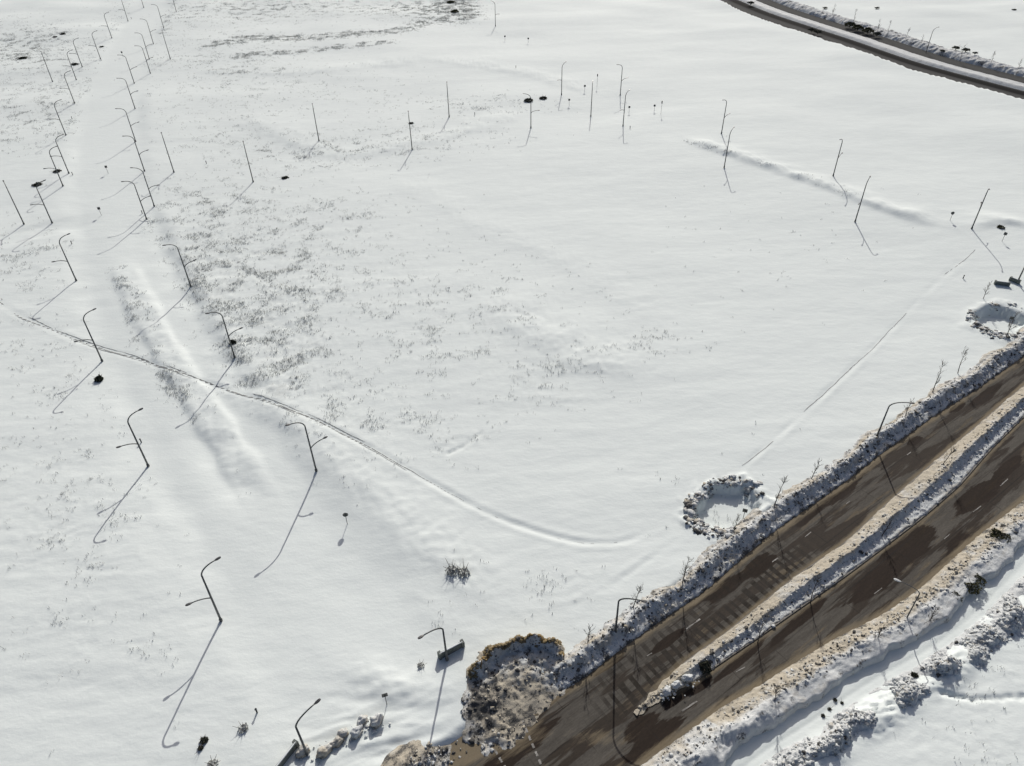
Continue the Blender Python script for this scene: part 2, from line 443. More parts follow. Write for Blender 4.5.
# thin cover: where stems and bare earth show (pixel of the photograph, radii, weight)
GRASS = [(230, 300, 60, 55, .8), (265, 375, 45, 40, 1.4), (245, 395, 20, 30, .8), (205, 290, 22, 45, .9), (210, 250, 40, 35, .7), (300, 220, 80, 30, .4), (295, 290, 40, 45, .7), (380, 290, 70, 60, .28),
         (285, 350, 45, 40, .6), (370, 410, 80, 40, .42), (450, 330, 60, 55, .28), (520, 300, 60, 40, .25), (545, 380, 60, 30, .4), (460, 572, 18, 12, 1.2), (430, 610, 45, 18, .6),
         (440, 440, 60, 30, .25), (330, 470, 40, 40, .2), (60, 440, 70, 60, .28), (60, 520, 80, 50, .36), (100, 630, 90, 70, .25), (40, 350, 45, 40, .3), (30, 260, 45, 30, .5),
         (140, 320, 16, 40, 1.0), (180, 385, 18, 25, 1.0), (255, 490, 25, 35, .4), (60, 90, 80, 50, .3), (20, 45, 40, 18, .8), (20, 120, 50, 25, .4), (230, 70, 60, 40, .25), (240, 10, 60, 12, .45),
         (330, 8, 80, 8, .4), (425, 10, 40, 12, .8), (455, 6, 18, 10, 1.5), (340, 90, 80, 25, .15), (230, 140, 60, 30, .3), (320, 155, 60, 14, .5), (420, 140, 80, 16, .4), (480, 105, 60, 10, .4),
         (700, 500, 90, 60, .12), (640, 345, 50, 25, .35), (970, 705, 70, 50, .5), (560, 590, 50, 30, .25), (200, 200, 50, 20, .5), (150, 20, 30, 20, .5), (760, 250, 120, 60, .06)]
STRIPS = [([(215, 45), (256, 38), (330, 36), (400, 30), (430, 21), (455, 19)], 5.5, 2.0), ([(240, 40), (300, 38), (360, 33)], 5.0, 2.0), ([(245, 56), (300, 50), (350, 46), (385, 43)], 4.0, 2.0),
          ([(448, 0), (466, 18)], 9, 1.3), ([(465, -5), (470, 18)], 2.5, 2.0), ([(220, 72), (290, 70)], 5, .35), ([(150, 62), (256, 55)], 7, .3), ([(0, 58), (26, 56)], 5, 1.3), ([(50, 36), (66, 32)], 3, 1.6),
          ([(690, 143), (760, 167), (850, 197)], 2, .55), ([(115, 268), (150, 345), (190, 420)], 2.0, .7), ([(150, 210), (180, 275), (240, 380)], 2.5, .6)]
STRIP_W = [(curve_pts(p, 24), a, k) for p, a, k in STRIPS]

FAR_N = curve_pts([(690, -52), (735, -17), (768, -3), (800, 9), (842, 22), (885, 35), (948, 55), (1010, 71), (1080, 88), (1200, 115)], 70)

def soil_fn(X, Y):
    px, py = topix(X, Y)
    d = np.zeros(X.shape)
    for a, b, ra, rb, k in GRASS:
        d = d + k * np.exp(-((px - a) / ra) ** 2 - ((py - b) / rb) ** 2)
    n = fbm(X / 7, Y / 5, 33, 3)
    d = d * np.clip(0.75 + 1.6 * n, 0, 1.8)
    q, _, par, L = pdist(X, Y, AVENUE)
    am = 1 - smooth(9.0, 12.5, q + 1.0 * pn(X / 7, Y / 7, 62)); bm = np.exp(-((px - 150 - (py - 340) * .62) / 16) ** 2) * smooth(262, 280, py) * (1 - smooth(430, 500, py))
    d = d * (1 - .93 * am * (1 - bm))
    e = np.zeros(X.shape)
    for P, wd, k in STRIP_W:
        q, _, par, L = pdist(X, Y, P)
        e = e + k * np.exp(-(q / wd) ** 2) * np.clip(0.8 + 1.2 * pn(par / 9, q / 3, 5), 0.1, 1.3)
    inside = (px > -250) & (px < 1300) & (py > -60) & (py < 900)
    return np.where(inside, d, 0), np.where(inside, np.minimum(e, 1.35) * np.clip(.85 + .8 * fbm(X / 9, Y / 2.2, 35, 3), .2, 1.1), 0)

def terrain(X, Y, soil=None):
    if soil is None: soil = soil_fn(X, Y)[0]
    far = smooth(0, 700, np.hypot(X, Y))
    Z = 0.30 * fbm(X / 60, Y / 50, 1, 2) * (1 + 6 * far)
    ca, sa = math.cos(0.12), math.sin(0.12)
    u, v = X * ca + Y * sa, -X * sa + Y * ca
    sas = fbm(u / 10, v / 2.8, 2, 3)
    calm = 0.55 + 0.45 * smooth(-0.2, 0.4, pn(X / 40, Y / 30, 8))
    Z = Z + 0.062 * sas * calm + 0.11 * fbm(u / 26, v / 8, 3, 2) + .022 * fbm(u / 3.2, v / 1.3, 6, 2)
    Z = Z + np.clip(soil, 0, 1) * (0.22 * fbm(X / 1.2, Y / 1.0, 4, 2) + 0.20 * fbm(X / 3.5, Y / 2.6, 5, 2))
    am = avenue_mask(X, Y)
    Z = Z * (1 - .6 * am) - .26 * am
    for P, h, a, b in RIDGE_W:
        q, s, par, L = pdist(X, Y, P)
        wd = np.where(s > 0, a, b) * (1 + .35 * pn(par / 8, 0 * par + h, 9))
        end = smooth(-3, 8, par) * smooth(-3, 24 if a == b else 8, L - par)
        Z = Z + h * np.exp(-(q / wd) ** (6 if a == b else 2)) * end * (1 + .45 * pn(X / 5, Y / 5, 10) + .4 * fbm(X / 1.6, Y / 1.6, 13, 2))
    for P, h, a in DITCH_W:
        q, s, par, L = pdist(X, Y, P)
        Z = Z + h * np.exp(-(q / a) ** 2) * smooth(0, 10, par) * smooth(0, 10, L - par) * (1 + .5 * pn(X / 6, Y / 6, 12))
    # tracks pressed into the snow
    q, s, par, L = pdist(X, Y, T1)
    wob = 0.28 * pn(par / 11, 0 * par + 3, 14)
    k = 0.5 + 0.5 * smooth(-.35, .25, pn(par / 14, 0 * par + 7, 15)); k = k * smooth(0, 6, L - par)
    g = np.sign(s) * q
    Z = Z - k * (0.16 * np.exp(-((g - wob) / 0.40) ** 2) - 0.07 * np.exp(-((g + 1.0) / .4) ** 2) - .05 * np.exp(-((g - 1.0) / .4) ** 2))
    for T, dep in ((T2, .13), (T3, .06)):
        q, s, par, L = pdist(X, Y, T)
        k = (0.25 + .75 * smooth(-.25, .3, pn(par / 9, 0 * par + 5, 16))) * smooth(0, 5, par) * smooth(0, 5, L - par)
        g = np.sign(s) * q
        Z = Z - dep * k * (np.exp(-(g / .4) ** 2) - .6 * np.exp(-((g - .9) / .4) ** 2))
    near = (Y < 120)
    for fx, fy in FEET:
        Z = Z - np.where(near, 0.22 * np.exp(-((X - fx) ** 2 + (Y - fy) ** 2) / .09), 0)
    # dug out pits
    for P, dep in ((PIT1, 1.6), (PIT2, 1.8)):
        r = pit_mask(X, Y, P)
        Z = Z - dep * (1 - smooth(0.80, 0.98, r)) + (0.22 + .45 * pn(X / 1.1, Y / 1.1, 92)) * np.exp(-((r - 1.2) / .2) ** 2)
    # the street cutting
    s, t = st(X, Y)
    a, b = tN(s), tS(s)
    cut = smooth(a - 3.3, a - 1.0, t) * (1 - smooth(b + 2.6, b + 4.4, t))
    # sunken footpath behind the near bank, then a row of thrown-up snow
    tp = t - b
    Z = Z * (1 - 0.7 * smooth(3.5, 5, tp) * (1 - smooth(9, 11, tp)))
    Z = Z - 0.65 * smooth(3.0, 4.2, tp) * (1 - smooth(7.0, 11.0, tp)) * smooth(sNose - 20, sNose - 4, s)
    Z = Z - 0.10 * np.exp(-((tp - 6.6) / .22) ** 2)
    mw = .55 * smooth(7.4, 9, tp) * (1 - smooth(10.5, 13, tp)) * smooth(sNose - 25, sNose - 10, s)
    cl = np.clip(0.55 + 1.3 * pn(s / 6.5, tp / 5, 41), 0, 1.3)
    rd = 1 - np.abs(fbm((s + .5 * tp) / 2.0, (tp - .3 * s) / 1.0, 42, 4)) * 2.2
    Z = Z + mw * cl * (0.30 + 0.80 * rd + .35 * fbm(X / .8, Y / .8, 47, 2))
    # drift tails behind the hedge and low walls at the side-street corner
    px, py = topix(X, Y)
    k = np.exp(-((px - 385) / 75) ** 2 - ((py - 735) / 40) ** 2)
    Z = Z + k * 0.55 * fbm((X + .25 * Y) / 7, (Y - .25 * X) / 2.2, 44, 3)
    Z = Z * (1 - cut) - 1.6 * cut
    # the far street cutting
    q, sd, par, L = pdist(X, Y, FAR_N)
    g = np.sign(sd) * q
    cut2 = smooth(-30.5, -28.3, g + 1.2 * pn(X / 6, Y / 6, 61) - 2.5 * smooth(520, 600, par)) * (1 - smooth(-0.5, 3.5, g))
    cut2 = np.where(par < L - .5, cut2, cut2)
    Z = Z * (1 - cut2) - 2.2 * cut2
    return Z

def gaps(lo, hi, f):
    x = [lo]
    while x[-1] < hi: x.append(x[-1] + f(x[-1]))
    return np.array(x)
xs = gaps(0, 4200, lambda v: 0.30 if v < 70 else 0.30 + (v - 70) * 0.010 if v < 330 else 3 + (v - 330) * .12)
xs = np.concatenate([-xs[:0:-1], xs])
ys = gaps(22, 4600, lambda v: max(0.24, 0.0058 * v) if v < 560 else 3.3 + (v - 560) * .12)
yb = gaps(0, 1500, lambda v: 1.0 + v * .15)
ys = np.concatenate([22 - yb[:0:-1], ys])
X, Y = np.meshgrid(xs, ys)
soil, bare = soil_fn(X, Y)
Z = terrain(X, Y, soil)
me = mesh_from('snow_ground', np.stack([X.ravel(), Y.ravel(), Z.ravel()], 1), grid_faces(*X.shape), M_SNOW)
attr(me, 'thin', soil.ravel()); attr(me, 'soil', (bare + pitwall_shade(X, Y)).ravel())
tag(link('snow_ground', me), 'wide snow-covered ground with wind ripples and thin grass patches', 'snow field', kind='structure')

def hz(x, y): return float(terrain(np.array([x]), np.array([y]))[0])
def ground(px, py):
    z = 0.0
    for _ in range(3):
        x, y = at(px, py, z); z = hz(x, y)
    return x, y, z

# ------------------------------------------------------------------ the street
ss = np.arange(-75, 190, 0.5); tt = np.linspace(0, 1, 70)
a, b = tN(ss) - 3.5, tS(ss) + 3.5
T = a[:, None] + (b - a)[:, None] * tt[None]; SS = np.repeat(ss[:, None], len(tt), 1)
Xr, Yr = xy(SS, T)
Zr = ROAD_Z + 0.015 * fbm(Xr / 3, Yr / 3, 60, 2)
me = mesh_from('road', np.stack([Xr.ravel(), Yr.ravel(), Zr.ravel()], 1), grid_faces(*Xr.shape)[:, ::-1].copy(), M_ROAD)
uv = me.uv_layers.new(name='UVMap'); li = np.zeros(len(me.loops), np.int32); me.loops.foreach_get('vertex_index', li)
uv.data.foreach_set('uv', np.stack([SS.ravel(), T.ravel()], 1)[li].astype(np.float32).ravel())
dN, dS = T - tN(SS), tS(SS) - T
inM = smooth(sNose - 1, sNose + 6, SS)
dM = np.minimum(np.abs(tMn(SS) - T), np.abs(T - tMs(SS)))
ed = np.maximum(np.exp(-(np.clip(dN, 0, 9) / 1.1) ** 2), np.exp(-(np.clip(dS, 0, 9) / .9) ** 2))
ed = np.maximum(ed, inM * np.exp(-(dM / .7) ** 2))
pr = topix(Xr, Yr, ROAD_Z)
apron = np.exp(-((pr[0] - 500) / 42) ** 2 - ((pr[1] - 728) / 34) ** 2)
gap = np.exp(-((pr[0] - 605) / 45) ** 2 - ((pr[1] - 738) / 14) ** 2)
attr(me, 'edge', np.clip(ed * 1.0 + apron * 1.1 + gap * .6, 0, 1.2).ravel())
attr(me, 'band_shade', ((smooth(3.0, 3.6, T - tN(SS)) + .6 * smooth(.8, 1.4, T - tN(SS)) * (1 - smooth(2.2, 2.8, T - tN(SS)))) * (1 - smooth(6.2, 7, T - tN(SS))) * smooth(sNose - 6, sNose, SS) * (1 - smooth(sNose + 32, sNose + 44, SS)) * (1 - inM * smooth(-.2, .3, T - tMn(SS)))).ravel())  # mask for the painted shadow bands on the field-side carriageway
stain = np.zeros(SS.shape)
for px_, py_, rs, rt in [(829, 498, 8, 1.4), (812, 512, 6, 1.0), (958, 407, 3, .9), (914, 441, 2.2, .8), (985, 396, 7, 1.0), (908, 548, 8, 2.2), (880, 578, 8, 1.8), (980, 495, 8, 1.8), (961, 545, 4, 1.5), (1005, 470, 6, 1.2), (663, 612, 7, 1.1), (668, 641, 4, .8),
                         (759, 566, 4, 1.4), (724, 588, 5, 1.2), (677, 697, 2.5, .8), (700, 686, 2.5, .8), (655, 738, 5, 1.4), (515, 750, 7, 1.5), (560, 690, 5, .9), (608, 662, 4, 1.0), (640, 728, 3, 1.4), (740, 660, 6, .7), (800, 620, 7, .8), (852, 480, 5, .8)]:
    a_, b_ = st(*at(px_, py_, ROAD_Z)); stain = np.maximum(stain, np.exp(-((SS - a_) / rs) ** 2 - ((T - b_) / rt) ** 2))
attr(me, 'stain', stain.ravel())
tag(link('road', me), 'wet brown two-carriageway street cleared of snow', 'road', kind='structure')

mb = MB()
def dash(s0, s1, t0, t1, wd=.16):
    z = ROAD_Z + .024; n = 4
    for k in range(n):
        a, b = k / n, (k + 1) / n
        q = len(mb.v); d = np.array([s1 - s0, t1 - t0]); d = d / np.hypot(*d); nrm = np.array([-d[1], d[0]]) * wd / 2
        for f, sg in ((a, 1), (b, 1), (b, -1), (a, -1)):
            if random.random() < .12: sg *= .3
            p = xy(s0 + (s1 - s0) * f + nrm[0] * sg, t0 + (t1 - t0) * f + nrm[1] * sg)
            mb.v.append(Vector((p[0], p[1], z)))
        mb.f.append((q, q + 1, q + 2, q + 3))
for px0, py0, px1, py1, wd in [(686, 629, 700, 619, .2), (647, 656, 652, 653, .12), (805, 537, 811, 532, .11), (846, 504, 850, 501, .09), (682, 711, 697, 701, .2), (736, 672, 745, 667, .1), (874, 594, 882, 588, .1),
                               (944, 539, 950, 534, .11), (973, 512, 981, 506, .12), (1000, 486, 1008, 479, .13), (907, 455, 911, 452, .12), (772, 562, 778, 558, .16)]:
    s0, t0 = st(*at(px0, py0, ROAD_Z)); s1, t1 = st(*at(px1, py1, ROAD_Z))
    dash(s0, s1, t0, t1, wd)
for pa, pb, n in (((516, 706), (546, 776), 9), ((490, 742), (514, 782), 5)):
    A, B = np.array(st(*at(*pa, ROAD_Z))), np.array(st(*at(*pb, ROAD_Z)))
    for k in range(n):
        f0, f1 = k / n, (k + .58) / n
        p, q = A + (B - A) * f0, A + (B - A) * f1
        dash(p[0], q[0], p[1], q[1], .28)
o = mb.build('lane_marking', M_PAINT); tag(o, 'worn white dashes painted on the wet street', 'road marking', kind='structure')

def bank(name, label, s0, s1, tedge, sgn, prof, amp, dirtf, seed, nl, lump, lt, dens=None, zs=None, ds=0.17, dt=0.13, lump_mat=(.35, .3), dark0=.25, ampf=None, zmul=None, lumpz=None):
    """a ridge of ploughed snow along the street: a lumpy strip plus the chunks lying on it, in one mesh"""
    pt, pz = np.array(prof[0]), np.array(prof[1])
    sa = np.arange(s0, s1, ds); ta = np.arange(pt[0], pt[-1] + dt, dt)
    SSb, TT = np.meshgrid(sa, ta, indexing='ij')
    def surf(s, t):
        wob = 0.35 * pn(s / 5, t * 0 + seed, seed) + .18 * pn(s / 1.6, t * 0 + seed, seed + 1)
        hgt = 1 + .3 * pn(s / 7, t * 0 + 4, seed + 2) + .2 * pn(s / 2.2, t / 3, seed + 9)
        z = np.interp(t + wob * smooth(0, 1, t - pt[0]), pt, pz)
        z = np.where(z > ROAD_Z, ROAD_Z + (z - ROAD_Z) * hgt, z)
        body = smooth(pt[0] + .05, pt[0] + .8, t) * (1 - smooth(pt[-1] - 1.2, pt[-1] - .2, t))
        n = fbm(s / .75, t / .6, seed + 3, 4)
        n2 = 0.45 - np.abs(fbm(s / 1.3, t / .9, seed + 5, 3)) * 1.5
        z = z + amp * body * (0.75 * n + .5 * n2) * (ampf(s, t) if ampf else 1)
        if zmul is not None: z = z + zmul(s, t)
        if zs is not None: z = ROAD_Z - .1 + (z - ROAD_Z + .1) * zs(s)
        return z
    Zb = surf(SSb, TT)
    wm = lambda s: 1 + .19 * pn(s / 8, s * 0 + seed, seed + 11) + .06 * pn(s / 2.5, s * 0, seed + 12)
    te = tedge(SSb) + sgn * (TT * wm(SSb) + .12 * pn(SSb / .9, TT / .9, seed + 6))
    Xb, Yb = xy(SSb, te)
    V = np.stack([Xb.ravel(), Yb.ravel(), Zb.ravel()], 1)
    Fg = grid_faces(*Xb.shape)
    if sgn > 0: Fg = Fg[:, ::-1].copy()
    dirt = dirtf(SSb, TT).ravel()
    dk = (dark0 + .45 * pn(SSb / 1.4, TT / .8, seed + 7) + .3 * np.exp(-((TT - pt[0]) / .35) ** 2)).ravel()
    r = np.random.default_rng(seed)
    sl_ = r.uniform(s0 + .5, s1 - .5, nl); tl_ = r.triangular(lt[0], lt[1], lt[2], nl)
    keep = r.random(nl) < np.clip(.7 + .9 * pn(sl_ / 4, tl_, seed + 8), 0.15, 1)
    if lumpz is not None: keep = keep & lumpz(sl_, tl_)
    sl_, tl_ = sl_[keep], tl_[keep]
    sz = lump[0] * np.exp(r.normal(0, .45, len(sl_))).clip(.35, lump[1])
    zl = surf(sl_, tl_)
    xl, yl = xy(sl_, tedge(sl_) + sgn * tl_ * wm(sl_))
    LV, LF, idx = lumps(np.stack([xl, yl, zl + sz * .25], 1), sz, .75, seed)
    ld = np.clip(dirtf(sl_, tl_) * .8 + r.normal(0, .25, len(sl_)), 0, 1); lk = (r.random(len(sl_)) < lump_mat[1]) * (.5 + .5 * r.random(len(sl_)))
    quads = np.concatenate([Fg[:, [0, 1, 2]], Fg[:, [0, 2, 3]]])
    V2 = np.concatenate([V, LV]); F2 = np.concatenate([quads, LF + len(V)])
    m = mesh_from(name, V2, F2, M_BANK)
    attr(m, 'dirt', np.concatenate([dirt, ld[idx]])); attr(m, 'dark', np.concatenate([dk, lk[idx]]))
    o = link(name, m); tag(o, label, 'snow bank', kind='structure')
    return o

one = lambda v: (lambda s, t: np.full(np.shape(s), float(v)))
bank('snow_bank', 'grey lumpy ridge of ploughed snow on the field side of the street', sPile1 - 4, 185, tN, -1,
     ([0, .2, .7, 1.2, 1.7, 2.2, 2.6, 3.2, 3.9, 4.6], [-.95, -.6, -.42, -.2, .4, .72, .62, .2, -.05, -.7]), .34,
     lambda s, t: .25 + .25 * smooth(2.0, 3.0, t) + .35 * pn(s / 9, t, 3), 71, 4200, (.085, 3.0), (.1, 1.2, 3.9), lump_mat=(.3, .42), zs=lambda s: smooth(sPile1 - 4.5, sPile1 + 1, s), dark0=.36)
bank('snow_bank', 'short dark snow ridge left of the dirt heap by the street', -72, st(*at(470, 745))[0], tN, -1,
     ([0, .2, .8, 1.4, 2.0, 2.6, 3.1, 3.9, 4.7, 5.4], [-.95, -.7, -.5, -.3, .2, .45, .45, .2, -.05, -.6]), .26,
     lambda s, t: .45 + .3 * smooth(1.6, 2.6, t), 76, 900, (.11, 2.2), (.1, 1.5, 3.6), lump_mat=(.35, .5), dark0=.48, zs=lambda s: 1 - smooth(st(*at(470, 745))[0] - 8, st(*at(470, 745))[0] - .3, s))
def med_w(s): return np.maximum(tMs(s) - tMn(s), .6)
def median():
    s0, s1 = sNose - .5, 185
    sa = np.arange(s0, s1, .17); fa = np.linspace(0, 1, 42); SSb, FF = np.meshgrid(sa, fa, indexing='ij')
    def surf(s, f):
        wd = med_w(s); k = smooth(sNose - .5, sNose + 9, s)
        shp = np.interp(f + .06 * pn(s / 4, 0 * s, 21), [0, .06, .2, .40, .50, .66, .82, .93, 1], [-.05, .22, .5, 1.0, 1.15, .38, .26, .24, -.05])
        amp = .28 * smooth(0, .12, f) * smooth(0, .12, 1 - f) * (.4 + .6 * k)
        z = shp * (1 + .3 * pn(s / 5, f, 22)) * (.45 + .55 * k) * np.clip(wd / 4.5, .35, 1.1) * 1.15
        return ROAD_Z + z + amp * (.8 * fbm(s / .8, f * wd / .7, 23, 4) + .4 * (.5 - np.abs(fbm(s / 1.3, f * wd / 1.0, 25, 3)) * 1.6))
    te = tMn(SSb) + FF * med_w(SSb) + (.12 + .5 * (1 - smooth(sNose, sNose + 9, SSb))) * pn(SSb * .8, FF * 3, 24)
    Xb, Yb = xy(SSb, te); Zb = surf(SSb, FF)
    V = np.stack([Xb.ravel(), Yb.ravel(), Zb.ravel()], 1); Fg = grid_faces(*Xb.shape)[:, ::-1].copy()
    df = lambda s, f: .74 + .25 * (1 - smooth(sNose, sNose + 10, s)) - .55 * smooth(.45, .62, f) * smooth(sNose + 2, sNose + 12, s) + .35 * smooth(.85, .97, f) + .22 * pn(s / 6, f, 28)
    dirt = df(SSb, FF).ravel(); dk = (.2 + .4 * pn(SSb / 1.2, FF * 6, 29) + .25 * np.exp(-(FF / .06) ** 2) + .35 * np.exp(-((1 - FF) / .05) ** 2)).ravel()
    r = np.random.default_rng(77); nl = 1800
    sl_ = r.uniform(s0 + 1, s1 - 1, nl); fl = r.triangular(.05, .6, .98, nl); sz = .09 * np.exp(r.normal(0, .45, nl)).clip(.4, 2.8)
    xl, yl = xy(sl_, tMn(sl_) + fl * med_w(sl_))
    LV, LF, idx = lumps(np.stack([xl, yl, surf(sl_, fl) + sz * .25], 1), sz, .75, 78)
    ld = np.clip(df(sl_, fl) * .9 + r.normal(0, .2, nl), 0, 1); lk = (r.random(nl) < .30) * smooth(.4, .55, fl) * (.5 + .5 * r.random(nl)) + (r.random(nl) < .06) * .7
    m = mesh_from('snow_bank', np.concatenate([V, LV]), np.concatenate([Fg[:, [0, 1, 2]], Fg[:, [0, 2, 3]], LF + len(V)]), M_BANK)
    attr(m, 'dirt', np.concatenate([dirt, ld[idx]])); attr(m, 'dark', np.concatenate([dk, lk[idx]]))
    tag(link('snow_bank', m), 'tan and grey snow ridge on the median between the two carriageways', 'snow bank', kind='structure')
    return surf
med_surf = median()
bank('snow_bank', 'dirty tan and white snow ridge on the footpath side of the street', sNose - 40, 185, tS, 1,
     ([0, .3, 1.1, 2.0, 2.8, 3.4, 4.5, 4.75, 5.0, 5.4], [-.95, -.65, -.2, .35, .55, .42, .34, .2, -.75, -1.2]), .34,
     lambda s, t: np.where(s > sNose + 6, .72, .45) - .55 * smooth(1.8, 3.2, t) + .25 * pn(s / 8, t, 5), 81, 4600, (.085, 2.6), (.1, 1.8, 3.5), lump_mat=(.3, .26), ampf=lambda s, t: 1 - .6 * smooth(2.9, 3.5, t) * smooth(-2, 4, s), zmul=lambda s, t: .9 * (1 - smooth(-3, 5, s)) * np.exp(-((t - 3.4) / 1.1) ** 2) * np.clip(.5 + 1.2 * pn(s / 4, t / 3, 83), 0, 1.4))
fl = lambda s, t: np.clip(.85 + 1.5 * pn(s / 4.2, t / 3.5, 87), 0, 1.2)
bank('snow_bank', 'broken row of snow clods thrown up beyond the footpath', sNose - 25, 120, lambda q: tS(q) + 7.2, 1,
     ([0, .5, 1.5, 2.6, 3.6, 4.6, 5.4], [-.9, -.6, -.45, -.4, -.4, -.4, -.9]), .60,
     lambda s, t: .05 + .1 * pn(s / 5, t, 7), 86, 11000, (.11, 2.8), (.5, 2.4, 4.6), lump_mat=(.1, .07), dark0=.15,
     ampf=lambda s, t: fl(s, t), zmul=lambda s, t: 1.35 * fl(s, t) * np.exp(-((t - 2.6) / 1.35) ** 2), lumpz=lambda s, t: fl(s, t) > .45)
# kerbs
mb = MB()
for fn, sg in ((tMn, 1), (tMs, -1)):
    q = np.arange(sNose + 9, 185, 1.0)
    for u, v in zip(q[:-1], q[1:]):
        i = len(mb.v)
        for s in (u, v):
            for dt_, z in ((-.02, ROAD_Z - .05), (-.02, ROAD_Z + .13), (.18, ROAD_Z + .13), (.18, ROAD_Z - .05)):
                p = xy(s, float(fn(s)) + sg * (dt_ + .05)); mb.v.append(Vector((p[0], p[1], z)))
        for k in range(3): mb.f.append((i + k, i + k + 1, i + 5 + k, i + 4 + k))
tag(mb.build('kerb', M_KERB, None, False), 'stone kerb along both sides of the median', 'kerb', kind='structure')

# ------------------------------------------------------------------ the far street, top right
def strip(P, offs, zf, name, label, mat, kind, amp=0, dirt=None, seed=5, cat='road', uvs=False, sub=1, dk=(.2, .35)):
    d = np.gradient(P, axis=0); d /= np.linalg.norm(d, axis=1)[:, None]; n = np.stack([-d[:, 1], d[:, 0]], 1)
    k = np.linspace(0, len(P) - 1, (len(P) - 1) * sub + 1)
    Pi = np.stack([np.interp(k, np.arange(len(P)), P[:, i]) for i in (0, 1)], 1); ni = np.stack([np.interp(k, np.arange(len(P)), n[:, i]) for i in (0, 1)], 1)
    off = np.array(offs); Xs = Pi[:, 0:1] + ni[:, 0:1] * off; Ys = Pi[:, 1:2] + ni[:, 1:2] * off
    Zs = np.repeat(np.array(zf)[None], len(Pi), 0)
    if amp:
        body = np.ones(len(off)); body[0] = body[-1] = 0
        Zs = Zs + amp * body * (fbm(Xs / 2.5, Ys / 2.5, seed, 4) + .8 * fbm(Xs / 9, Ys / 9, seed + 1, 2))
    m = mesh_from(name, np.stack([Xs.ravel(), Ys.ravel(), Zs.ravel()], 1), grid_faces(*Xs.shape)[:, ::-1].copy(), mat)
    L = np.concatenate([[0], np.cumsum(np.hypot(*np.diff(Pi, axis=0).T))])
    if uvs:
        uv = m.uv_layers.new(name='UVMap'); li = np.zeros(len(m.loops), np.int32); m.loops.foreach_get('vertex_index', li)
        UVv = np.stack([np.repeat(L[:, None], len(off), 1).ravel(), np.repeat(off[None], len(L), 0).ravel()], 1)
        uv.data.foreach_set('uv', UVv[li].astype(np.float32).ravel()); attr(m, 'edge', np.zeros(Xs.size)); attr(m, 'band_shade', np.zeros(Xs.size))
    else:
        attr(m, 'dirt', np.full(Xs.size, dirt or .1)); attr(m, 'dark', (dk[0] + dk[1] * fbm(Xs / 3, Ys / 2, seed + 3, 3)).ravel())
    return tag(link(name, m), label, cat, kind=kind), (Pi, ni)
FZ = -1.0
offs = np.array([1.0, -1, -3, -5, -7, -8.6, -12, -15, -17.5, -18.3, -19.5, -21, -22.5, -23.2, -24.5, -26, -28, -29, -30])
ro, (FP, FN) = strip(FAR_N, list(offs), [FZ] * len(offs), 'road', 'distant cleared street curving across the upper right corner', M_FARROAD, 'structure', uvs=True, sub=3)
mf = ro.data
shadev = np.tile(smooth(-23.6, -22.6, offs) * (1 - smooth(-18.6, -18.0, offs)), len(FP))
mf.attributes['band_shade'].data.foreach_set('value', shadev.astype(np.float32))
mf.attributes['edge'].data.foreach_set('value', np.tile(.22 * np.exp(-((offs + 4) / 3.5) ** 2) + .25 * np.exp(-((offs + 26.5) / 2.5) ** 2), len(FP)).astype(np.float32))
mb2 = list(np.linspace(-8.6, -17.6, 14))
strip(FAR_N, mb2, [FZ - .1, FZ + .35, FZ + .55, FZ + .6, FZ + .62, FZ + .62, FZ + .65, FZ + .7, FZ + .8, FZ + .9, FZ + .95, FZ + .9, FZ + .3, FZ - .1], 'snow_bank', 'clean snow strip between the lanes of the distant street', M_BANK, 'structure', amp=.18, dirt=.12, seed=150, cat='snow bank', sub=6, dk=(.28, .5))
strip(FAR_N, list(np.linspace(-.2, 10, 26)), list(np.interp(np.linspace(-.2, 10, 26), [-.2, .9, 2.2, 3.6, 5.0, 6.5, 8.2, 10], [FZ - .1, FZ + 1.0, FZ + 1.7, FZ + 1.8, FZ + 1.5, FZ + 1.6, FZ + 1.1, FZ - .3])), 'snow_bank', 'rough snow ridge with dark scrub beyond the distant street', M_BANK, 'structure', amp=.8, dirt=.2, seed=170, cat='snow bank', sub=20, dk=(.36, .75))

